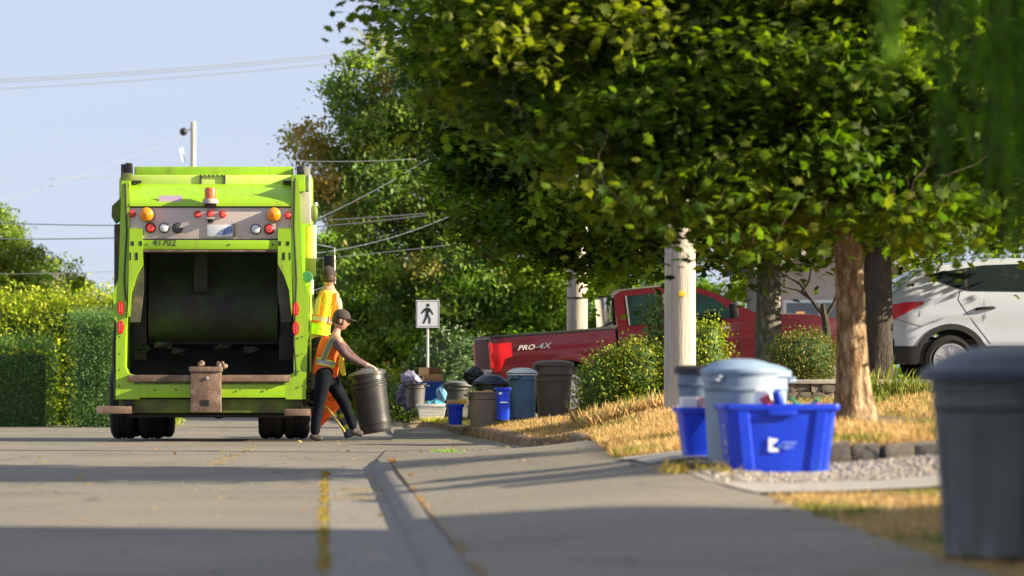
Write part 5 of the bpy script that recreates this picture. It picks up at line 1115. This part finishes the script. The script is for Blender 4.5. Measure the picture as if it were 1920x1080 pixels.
# the leaves that hang nearest the street, one by one
lv = MB(); 
lme = bpy.data.meshes.new('leaf'); lme.from_pydata([tuple(v) for v in MAPLE[0]], [], MAPLE[1])
lmes = []
for c in [(.10, .17, .018), (.13, .20, .02), (.20, .22, .02), (.06, .13, .015)]:
    m2 = lme.copy(); m2.name = 'leaf'; a = m2.attributes.new('tint', 'FLOAT_COLOR', 'POINT'); a.data.foreach_set('color', np.tile(np.array([*c, 1], np.float32), len(m2.vertices))); m2.materials.append(LEAF); lmes.append(m2)
NL = 290
sp_c = []
for k in range(36):
    wx = rsA.uniform(1.3, 4.9); yy = rsA.uniform(23.4, 24.6); zz = .83+(np.interp(wx*25.5/yy, *LOWA)-.83)*yy/25.5+rsA.uniform(-.02, .3); sp_c.append((wx, yy, zz))
Rl = turns(NL, .9, rsA)
for k in range(NL):
    c = sp_c[k % 36]; P_ = Vector((c[0]+rsA.normal(0, .16), c[1]+rsA.normal(0, .16), c[2]+rsA.normal(0, .09)))
    s_ = .108*rsA.uniform(.8, 1.25); Mx = Matrix([[*(Rl[k][i]*s_), (P_-b0)[i]] for i in range(3)]+[[0, 0, 0, 1]]); link('leaf', lmes[int(rsA.integers(0, 4))], mA, Mx)
# twigs carrying them
mb = MB()
for c in sp_c:
    q = Vector(c)-b0; limb(mb, q+Vector((rsA.normal(.1, .25), .45, .38)), q, .0045, .002, c[0]*3, 5, .12)
tag(mb.build('twigs', M_['bark_limb'], mA, 80), kind='stuff')
# B: maple further back
b0 = at(1441, 735, 137); b0.z = gzf(b0.x, b0.y)
def keepB(S): return S[:, 2]+b0.z > np.interp(S[:, 0]+b0.x, [0.8, 1.75, 2.85, 3.4, 4.7, 6.1, 7.5], [3.1, 2.75, 2.35, 2.25, 2.1, 2.12, 2.3])+.12
tree('maple_tree', 'second maple with grey lichened trunk standing left of the dome-shaped shrub', b0, 2.4, .19, .15, [((0, .2, 3.8), (2.9, 1.5, 2.2)), ((-2.4, .2, 3.2), (2.2, 1.4, 1.6)), ((1.9, .2, 3.4), (2.2, 1.4, 1.8)), ((-3.2, .3, 4.4), (1.8, 1.4, 1.6)), ((0, .2, 5.0), (2.9, 1.5, 1.6))], 5200, 12, .17, .13, G_DARK+G_MID[:2], LOBE, LEAF, M_['bark_grey'], 21, 7, G_YEL, .14, keepB, .85, flare=1.15, cl=.3, clump=330, cr=.5)
# C: dark trunk behind the first maple
b0 = at(1646, 742, 145.5); b0.z = gzf(b0.x, b0.y)
def keepC(S): return S[:, 2]+b0.z > 2.48+.1*np.sin(S[:, 0]*3)
tree('maple_tree', 'dark trunked tree right behind the sunlit maple, beside the white car', b0, 2.4, .20, .16, [((.3, .1, 3.6), (2.4, 1.1, 2.0)), ((2.4, 0, 3.3), (2.0, 1.1, 1.7)), ((.5, .1, 4.8), (2.4, 1.1, 1.3))], 2900, 12, .17, .13, G_DARK+G_MID, LOBE, LEAF, M_['bark_dark'], 31, 7, G_YEL, .25, keepC, .85, flare=1.2, cl=.3, clump=200, cr=.5)
# D: tall tree behind the truck, sky on its left
b0 = Vector((3.6, 70, .2))
tree('broadleaf_tree', 'tall tree with reddening top rising against the sky right of the truck', b0, 3.0, .28, .2, [((-.6, 0, 6.6), (2.5, 2.5, 1.6)), ((-2.1, 0, 6.9), (1.45, 1.6, 1.35)), ((-1.9, 0, 4.9), (2.6, 2.6, 1.6)), ((-3.5, 0, 5.85), (1.5, 1.3, .60)), ((-1.0, 0, 3.0), (2.9, 2.6, 1.6)), ((1.9, 0, 5.4), (3.0, 2.6, 3.0)), ((0, 0, 1.5), (3.2, 2.6, 1.6))], 11500, 12, .16, .12, FAR, DIAM, LEAF_FAR, M_['bark_dark'], 41, 12, [(.30, .32, .06), (.38, .26, .09), (.32, .30, .10)], .18, None, 1.0, cl=.28, clump=430, cr=.55, inner=.35)
# E and F: the mass of trees behind worker and sign
for lab, px, s_, rx, hz, seed, alt, ap, cols in (
    ('dark tree partly hidden by the right side of the truck', 605, 78, 1.5, 4.3, 50, G_YEL, .1, G_DARK), ('dark broadleaf tree just behind the worker on the truck step', 665, 76, 2.1, 6.0, 51, G_ORG+G_YEL, .10, G_DARK), ('turning maple with orange and yellow patches behind the crosswalk sign', 765, 84, 1.7, 3.4, 52, G_ORG+G_YEL, .42, G_DARK+G_MID),
    ('green tree behind the pickup bed, right of the crosswalk sign', 930, 86, 2.4, 3.3, 53, G_YEL, .2, G_MID), ('dense dark tree between the two utility poles', 1150, 88, 2.4, 3.6, 54, G_YEL, .12, G_DARK+G_MID[:1]), ('broad tree behind the pickup cab', 1400, 84, 2.8, 4.2, 55, G_YEL, .2, G_DARK+G_MID), ('broad tree behind the white car', 1750, 80, 3.4, 4.6, 56, G_YEL, .2, G_DARK+G_MID)):
    q = at(px, 760, s_); q.z = .0
    tree('background_tree', lab, q, 1.4, .16, .12, [((0, 0, hz*.52), (rx, 1.8, hz*.5)), ((-rx*.4, -.3, hz*.3), (rx*.9, 1.6, hz*.3)), ((rx*.5, 0, hz*.75), (rx*.8, 1.5, hz*.32))], 2500, 13, .16, .11, [tuple(v*1.7 for v in c) for c in cols], DIAM, LEAF_FAR, M_['bark_dark'], seed, 4, [tuple(v*1.35 for v in c) for c in alt], ap, None, 1.0, cl=.34, clump=85, cr=.42, inner=.6)
# hedge mass closing the end of the street
def bush(name, label, base, r, n, size, cols, seed, lm=None, alt=None, altp=0, cat='shrub', core=True, tilt=1.0, leaf=OVAL, group=None, shell=.75, rag=.08, stems=0, per=9, sr=.07):
    t = thing(name, label, cat, base, 0, group); rs_ = np.random.default_rng(seed)
    if core:
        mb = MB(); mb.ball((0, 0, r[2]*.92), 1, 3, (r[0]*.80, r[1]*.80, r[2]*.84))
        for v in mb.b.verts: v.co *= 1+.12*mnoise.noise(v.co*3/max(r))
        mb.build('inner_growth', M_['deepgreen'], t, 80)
    ns = max(8, n//per); P, sid, S = sprays([((0, 0, r[2]*.95), r)], ns, per, sr, rs_, .8, shell, (lambda S: S[:, 2] > .02)); P[:, 2] = np.maximum(P[:, 2], .01)
    P += rs_.normal(0, rag*.4, P.shape); N = len(P)
    o = leafset('foliage', lm or LEAF_SHRUB, P, turns(N, tilt, rs_), size*rs_.uniform(.6, 1.3, N), leaf[0], leaf[1], tints(sid, cols, rs_, .2, .2, alt, altp), t); o['kind'] = 'stuff'
    mb = MB()
    for k in range(stems or 5):
        a = rs_.uniform(0, 6.28); limb(mb, (0.1*r[0]*math.cos(a), .1*r[1]*math.sin(a), -.05), (r[0]*.6*math.cos(a), r[1]*.6*math.sin(a), r[2]*1.2), .018, .005, seed+k, 5)
    mb.build('stems', M_['bark_dark'], t, 80); return t
Y_SH = [(.36, .38, .03), (.27, .33, .03), (.18, .26, .03)]; DK_SH = [(.10, .17, .02), (.14, .20, .03), (.06, .12, .02)]
q = at(1136, 782, 158); q.z = gzf(q.x, q.y); bush('shrub', 'left lobe of yellow-green shrubbery right beside the tall brown can', q, (.34, .35, .42), 5200, .045, DK_SH+Y_SH[1:], 61, alt=Y_SH, altp=.3)
q = at(1195, 782, 158); q.z = gzf(q.x, q.y); bush('shrub', 'yellow-green shrub touching the thick utility pole', q, (.38, .40, .46), 6800, .05, Y_SH+DK_SH[:2], 62, alt=[(.34, .30, .03)], altp=.2)
q = at(1236, 762, 143); q.z = gzf(q.x, q.y); bush('tall_shrub', 'tall pale leafy shrub in front of the pickup cab', q, (.22, .3, .80), 2600, .07, [(.17, .25, .09), (.22, .28, .12), (.12, .2, .05)], 63, core=False, shell=.2, stems=9)
q = at(1326, 760, 158); q.z = gzf(q.x, q.y); bush('shrub', 'bright clipped yellow shrub right of the thick utility pole', q, (.22, .4, .56), 5200, .045, [(.28, .33, .02), (.22, .29, .02), (.34, .36, .03)], 64, alt=DK_SH, altp=.1)
q = at(1508, 716, 152); q.z = gzf(q.x, q.y); bush('dome_shrub', 'dome-shaped clipped shrub with bronzed top between two trunks', Vector((q.x, q.y, .83-14/152)), (.41, .41, .33), 9000, .034, DK_SH+[(.09, .13, .02)], 65, alt=[(.30, .24, .09), (.26, .20, .08), (.20, .19, .05)], altp=.42, rag=.04, shell=.88)
q = at(846, 735, 118); q.z = gzf(q.x, q.y); bush('flowering_shrub', 'white flecked shrub at the tail of the pickup truck', q, (.40, .4, .36), 3200, .06, [(.09, .16, .03), (.12, .2, .04)], 66, alt=[(.5, .55, .45), (.3, .38, .2)], altp=.28)
q = at(760, 780, 100); q.z = 0; bush('shrub', 'dark low shrub behind the lilac bag', q, (.5, .4, .42), 2600, .07, DK_SH, 67)
q = at(850, 730, 100); bush('flowering_shrub', 'tall shrub flecked with white beside the crosswalk sign', Vector((q.x, q.y, .1)), (.85, .5, .85), 4200, .08, [(.04, .09, .015), (.06, .12, .02)], 68, alt=[(.45, .5, .42), (.2, .28, .12)], altp=.16)
# slim bare-branched tree between the two maples
q = at(1550, 690, 150); tt = thing('young_tree', 'slender dark young tree with bare boughs left of the sunlit maple trunk', 'tree', (q.x, q.y, gzf(q.x, q.y)))
mb = MB(); f5 = lambda px, py: ((px-1550)/150, 0, .83-(py-705)/150-gzf(q.x, q.y))
mb.tube([f5(1549, 760), f5(1550, 690), f5(1553, 640), f5(1547, 600), f5(1543, 570)], [.06, .055, .05, .045, .03], 8); mb.build('trunk', M_['bark_dark'], tt)
for pts in ([(1543, 590), (1520, 560), (1495, 543), (1470, 538), (1455, 520)], [(1520, 560), (1500, 530), (1480, 520), (1465, 510)], [(1546, 600), (1565, 565), (1580, 520)], [(1505, 548), (1518, 528), (1522, 505)]):
    mb = MB(); mb.tube([f5(*p_) for p_ in pts], [.030, .024, .018, .013, .008][:len(pts)], 6); mb.build('bough', M_['bark_dark'], tt)

# left side: cedar hedge, hedge blocks carrying shade in their dark green, tree, house
def hedgeblock(name, label, x0, x1, y0, y1, h, n, size, cols, seed, alt=None, altp=0., top=.25, rz=0., loc=(0, 0, 0), lm=None, cat='hedge'):
    t = thing(name, label, cat, loc, rz); rs_ = np.random.default_rng(seed)
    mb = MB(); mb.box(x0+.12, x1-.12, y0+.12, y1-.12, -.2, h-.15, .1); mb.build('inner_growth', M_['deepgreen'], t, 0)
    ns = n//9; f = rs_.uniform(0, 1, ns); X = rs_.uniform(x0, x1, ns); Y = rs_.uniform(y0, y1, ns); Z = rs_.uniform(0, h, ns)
    k = f < .62; Y[k] = y0+rs_.normal(0, .05, k.sum()); k2 = (f > .62) & (f < .85); Z[k2] = h+np.abs(rs_.normal(0, top, k2.sum())); k3 = f > .85; X[k3] = np.where(rs_.uniform(0, 1, k3.sum()) < .5, x0, x1)
    P = (np.stack([X, Y, Z], 1)[:, None, :]+rs_.normal(0, .08, (ns, 9, 3))).reshape(-1, 3); sid = np.repeat(np.arange(ns), 9); N = len(P)
    o = leafset('foliage', lm or LEAF_SHRUB, P, turns(N, 1.2, rs_), size*rs_.uniform(.6, 1.3, N), OVAL[0], OVAL[1], tints(sid, cols, rs_, .2, .18, alt, altp), t); o['kind'] = 'stuff'; return t
CED = [(.40, .46, .03), (.33, .42, .03), (.46, .50, .04)]
hedgeblock('cedar_hedge', 'shaggy yellow-green cedar hedge along the left side of the street', -5.5, 2.6, 0, 1.2, 2.35, 40000, .075, CED, 71, DK_SH, .12, .17, 0, (-5.6, 62.5, -.15))
hedgeblock('shade_dark_hedge', 'clipped hedge block right against the truck left side, shade mixed into its green', -.0, 1.1, 0, 1.0, 2.08, 16000, .04, [(.11, .22, .07), (.13, .25, .08)], 72, None, 0, .03, 0, (-4.85, 60.5, -.15))
hedgeblock('shade_dark_hedge', 'low dark block standing for shade at the foot of the shaggy cedar hedge', -2.2, .80, 0, .8, 1.55, 18000, .045, [(.11, .22, .06), (.13, .25, .07)], 73, None, 0, .10, 0, (-6.1, 61.2, -.15))
b0 = at(20, 700, 80); b0.z = 0
tree('broadleaf_tree', 'yellow-green tree above the hedge at the left edge', b0, 1.6, .14, .1, [((-.5, 0, 3.0), (1.7, 1.5, 1.9)), ((.85, 0, 2.5), (1.1, 1.3, 1.25)), ((-.3, 0, 4.0), (.6, .7, .85))], 2300, 12, .12, .10, [(.38, .46, .09), (.30, .42, .08), (.46, .52, .10)], DIAM, LEAF_FAR, M_['bark_dark'], 74, 6, G_YEL, .2, clump=90, cr=.4, tilt=1.0)
# house behind the hedge: walls, gable roof, eave, chimney, window
def house(label, loc, w_, d_, hw, hr, wallm, roofm, rz, wins=(), ridge='Y', name='house'):
    t = thing(name, label, 'house', loc, rz)
    mb = MB(); mb.box(-w_/2, w_/2, -d_/2, d_/2, -.3, hw); mb.prism([(-w_/2, hw), (w_/2, hw), (0, hw+hr*.93)], -d_/2, d_/2); mb.build('wall', wallm, t, 0)
    mb = MB(); o_ = .45; sl_ = hr/(w_/2)
    for sd in (-1, 1): mb.prism([(sd*(w_/2+o_), hw-o_*sl_), (sd*(w_/2+o_), hw-o_*sl_+.16), (0, hw+hr+.16), (0, hw+hr)], -d_/2-.5, d_/2+.5)
    rf = mb.build('roof', roofm, t, 0)
    mb = MB()
    for sd in (-1, 1): mb.prism([(sd*(w_/2+o_), hw-o_*sl_-.12), (sd*(w_/2+o_), hw-o_*sl_+.14), (0, hw+hr+.14), (0, hw+hr-.12)], -d_/2-.55, -d_/2-.503)
    mb.build('fascia', M_['concrete'], rf, 0)
    for (x, z, ww, hh) in wins:
        mb = MB(); mb.box(x-ww/2-.06, x+ww/2+.06, -d_/2-.05, -d_/2, z-.06, z+hh+.06); f = mb.build('window', M_['whitepl'], t)
        mb = MB(); mb.box(x-ww/2, x-.02, -d_/2-.07, -d_/2-.05, z, z+hh); mb.box(x+.02, x+ww/2, -d_/2-.07, -d_/2-.05, z, z+hh); mb.build('pane', M_['glass'], f)
    return t
hp = at(62, 700, 58); house('house with grey shingled gable roof behind the left hedge', (hp.x, hp.y, 0), 6.2, 6, 2.95, 1.55, M_['wall_beige'], M_['roof'], 0, ((1.4, 1.2, 1.0, .9),))
hp = at(1530, 700, 92); hs = house('pale garage with dark window behind the pickup hood', (hp.x, hp.y, .35), 2.3, 4, 2.75, .5, M_['wall_beige'], M_['roof'], 0, ((-.25, 1.62, 1.3, .30),))
mb = MB(); mb.box(-.72, -.55, -2.12, -2.04, .4, 1.75); mb.build('lit_edge_post', M_['wall_orange'], hs)  # orange strip paints the sunlit edge of the garage wall
hp = at(985, 700, 70); house('low reddish house glimpsed through leaves above the pickup bed', (hp.x, hp.y, .1), 3.4, 4, 1.75, .6, M_['wall_brick'], mat('red_roof', (.2, .09, .07), .9), 0, ((.5, .8, .7, .5),))
# car edge at far left with mirror
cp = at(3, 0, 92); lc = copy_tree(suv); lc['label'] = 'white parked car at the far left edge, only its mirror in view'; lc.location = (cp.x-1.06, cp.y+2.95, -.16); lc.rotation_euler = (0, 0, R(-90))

# low garden wall (left of the sunlit maple) and the rough stone edging, stone by stone
def stonewall(name, label, pts, z0f, h, cell, m, capm=None, d_=.22, cat='garden wall', jitter=.25, seed=1):
    t = thing(name, label, cat, (0, 0, 0)); rr = random.Random(seed); mes = []
    for k in range(6):
        mb = MB(); k_ = bmesh.ops.create_cube(mb.b, size=1); bmesh.ops.subdivide_edges(mb.b, edges=mb.b.edges[:], cuts=1, use_grid_fill=True)
        for v in mb.b.verts: v.co = v.co.normalized()*.5*.35+v.co*.72+Vector([rr.uniform(-.06, .06) for _ in range(3)])
        mes.append(mb.build('stone', m, smooth=50, mesh_only=True))
    for (xa, ya), (xb, yb_) in zip(pts, pts[1:]):
        L = math.hypot(xb-xa, yb_-ya); u = (xb-xa)/L, (yb_-ya)/L; rows = max(1, round(h/cell)); ch = h/rows; ang = math.atan2(u[1], u[0])
        for r_ in range(rows):
            q = -rr.uniform(0, cell*.5)
            while q < L:
                wd = cell*rr.uniform(1.0, 1.7); c = q+wd/2; x, y = xa+u[0]*c, ya+u[1]*c; z = z0f(x, y)+ch*(r_+.5)
                Mx = Matrix.Translation((x, y+rr.uniform(-.02, .02), z)) @ Matrix.Rotation(ang+rr.uniform(-.1, .1)*jitter*4, 4, 'Z') @ Matrix.Rotation(rr.uniform(-.12, .12), 4, 'Y') @ Matrix.Diagonal((wd*.97, d_, ch*1.02, 1)); link('stone', rr.choice(mes), t, Mx); q += wd
        if capm:
            q = 0
            while q < L:
                wd = min(.6, L-q); c = q+wd/2; x, y = xa+u[0]*c, ya+u[1]*c; mb = MB(); mb.box(x-wd/2+.004, x+wd/2-.004, y-d_/2-.03, y+d_/2+.03, z0f(x, y)+h, z0f(x, y)+h+.05, .008); mb.build('cap_slab', capm, t); q += wd+.001
    return t
w0 = at(1478, 750, 162); w1_ = at(1600, 750, 162); zt = .83-(752-705)/162
stonewall('garden_wall', 'low pebbled garden wall with pale cap below the dome-shaped shrub', [(w0.x, w0.y), (w1_.x+2.4, w1_.y)], lambda x, y: zt, .20, .10, M_['stone'], M_['concrete'], .2, seed=3)
e0 = at(1556, 868, 292); stonewall('stone_edging', 'line of rough dark stones edging the gravel behind the large blue box', [(e0.x-.6, 20.62), (e0.x+2.2, 20.45)], lambda x, y: .83-(872-705)/289, .145, .145, M_['stone'], None, .22, 'stone edging', seed=5)
quadsheet('raised_bed', M_['lawn'], [(2.95, 20.75), (6.5, 20.6), (6.5, 22.6), (2.95, 22.6)], .07)
q_ = scatter([(2.98, 20.75), (6.2, 20.65), (6.2, 22.6), (2.98, 22.6)], 15000); N_ = len(q_); c_ = straw[rs.integers(0, 4, N_)]; k_ = np.array([mnoise.noise((x*2, y*1.2, 7)) for x, y in q_])+rs.normal(0, .1, N_) > .12; c_[k_] = green[rs.integers(0, 3, k_.sum())]
blades('bed_grass', STRAW, q_[:, 0], q_[:, 1], gz(q_[:, 0], q_[:, 1])+.07, np.abs(rs.normal(.05, .02, N_))+.01, np.full(N_, .006), c_)
q = at(1630, 770, 180); q.z = gzf(q.x, q.y-.4)+.1
# weeds beside the trunks
def tuft(name, label, base, n, h, wd, cols, seed):
    t = np.random.default_rng(seed); X = base[0]+t.normal(0, .10, n); Y = base[1]+t.normal(0, .1, n); o = blades(name, STRAW, X, Y, np.full(n, base[2]), np.abs(t.normal(h, h*.3, n)), np.full(n, wd), np.array(cols)[t.integers(0, len(cols), n)], .18); tag(o, label, 'plant'); del o['kind']; return o
for px, py, lb, h, s_ in ((1655, 752, 'tall green weed at the foot of the dark trunk', .28, 172), (1700, 752, 'yellowing weed tuft below the white car', .20, 172), (1735, 750, 'green weed tuft partly behind the foreground can', .18, 172), (1645, 800, 'small green weed growing at the sunlit maple foot', .12, 200)):
    q = at(px, py, s_); tuft('weed', lb, (q.x, q.y, gzf(q.x, q.y)), 70, h, .012, [(.22, .28, .03), (.34, .34, .06), (.14, .2, .03)], px)

# ------------------------------------------------------------------ weeping tree whose sprays hang into the upper right
base = Vector((4.6, 11.0, gzf(4.6, 11.0))); wt = thing('weeping_tree', 'blurred green sprays of a weeping tree hanging into the upper right', 'tree', base)
trunk_mesh('trunk', M_['bark_dark'], 3.2, .2, .12, wt, 1.4, (-.5, .4), 5)
mb = MB(); rw = np.random.default_rng(81); strands = []
for k in range(14):
    tx = rw.uniform(1.75, 4.2)-base.x; ty = rw.uniform(10.2, 12.2)-base.y; e_ = Vector((tx, ty, 3.0+rw.uniform(0, .8))); limb(mb, (-.4, .3, 2.9), e_, .06, .012, k*2.3, 6, .12)
mb.build('limbs', M_['bark_dark'], wt, 80)
P = []; sid = []; mb = MB(); ns = 0
for px, py, s_ in [(1672, 205, 520), (1668, 120, 520), (1700, 60, 510), (1770, 365, 500), (1800, 320, 500), (1785, 60, 500), (1830, 180, 490), (1890, 470, 490), (1880, 360, 480), (1850, 300, 500), (1905, 250, 500), (1915, 120, 480), (1860, 80, 500), (1930, 420, 500), (1960, 500, 500), (1740, 130, 480), (1800, 230, 470), (1925, 330, 460), (1895, 200, 470), (1845, 385, 480), (1910, 60, 460), (1760, 30, 490)]:
    tip = at(px, py, s_)-base; topz = 3.2
    for j in range(2):
        ox, oy = rw.normal(0, .035), rw.normal(0, .10); n_ = int((topz-tip.z)*62)
        pts = [Vector((tip.x+ox+.06*(q/6)**2, tip.y+oy, tip.z+(topz-tip.z)*q/6)) for q in range(7)]; mb.tube(pts, .003, 4, False)
        for q in range(n_):
            f = rw.uniform(0, 1); P.append((tip.x+ox+.06*f*f+rw.normal(0, .018), tip.y+oy+rw.normal(0, .018), tip.z+(topz-tip.z)*f)); sid.append(ns)
        ns += 1
mb.build('hanging_twigs', M_['bark_dark'], wt, 80)
P = np.array(P); N = len(P); sid = np.array(sid)
az = rw.uniform(0, 6.28, N); dn = np.stack([np.cos(az)*.35, np.sin(az)*.35, -np.ones(N)], 1); dn /= np.linalg.norm(dn, axis=1)[:, None]; sidev = np.stack([-np.sin(az), np.cos(az), np.zeros(N)], 1); nn = np.cross(sidev, dn)
Rw = np.stack([sidev*.45, dn*1.7, nn], 2)
o = leafset('crown', LEAF_WILLOW, P, Rw, .05*rw.uniform(.7, 1.4, N), OVAL[0], OVAL[1], tints(sid, [(.12, .22, .008), (.15, .26, .01), (.08, .16, .008)], rw, .25, .15), wt); o['kind'] = 'stuff'
P, sid, S = sprays([((.6, 0, 4.6), (2.2, 2.2, 1.4))], 260, 12, .3, rw, .4, .3); N = len(P)
o = leafset('upper_crown', LEAF_WILLOW, P, turns(N, .8, rw), .20*rw.uniform(.7, 1.3, N), OVAL[0], OVAL[1], tints(sid, [(.05, .14, .012), (.07, .17, .015)], rw), wt); o['kind'] = 'stuff'
# ------------------------------------------------------------------ unseen hedge and wire added to shade the street from the right
hedgeblock('shade_hedge', 'unseen tall hedge added on the right to shade the near sidewalk', 0, 1.6, -14, .0, 3.3, 9000, .16, CED, 91, None, 0, .05, 0, (5.6, 15.6, .2))
for o in COL.objects:
    if o.name == 'shade_hedge':
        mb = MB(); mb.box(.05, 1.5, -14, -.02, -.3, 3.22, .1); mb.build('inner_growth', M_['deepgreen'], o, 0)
for q in (( (14, 19.0, 6.2), (-13, 20.4, 6.6)),):
    wire('unseen wire added high over the near street for its shadow', q[0], q[1], .03, M_['wire'], .2)  # put in only to draw a thin shadow across the road
bpy.context.view_layer.update()
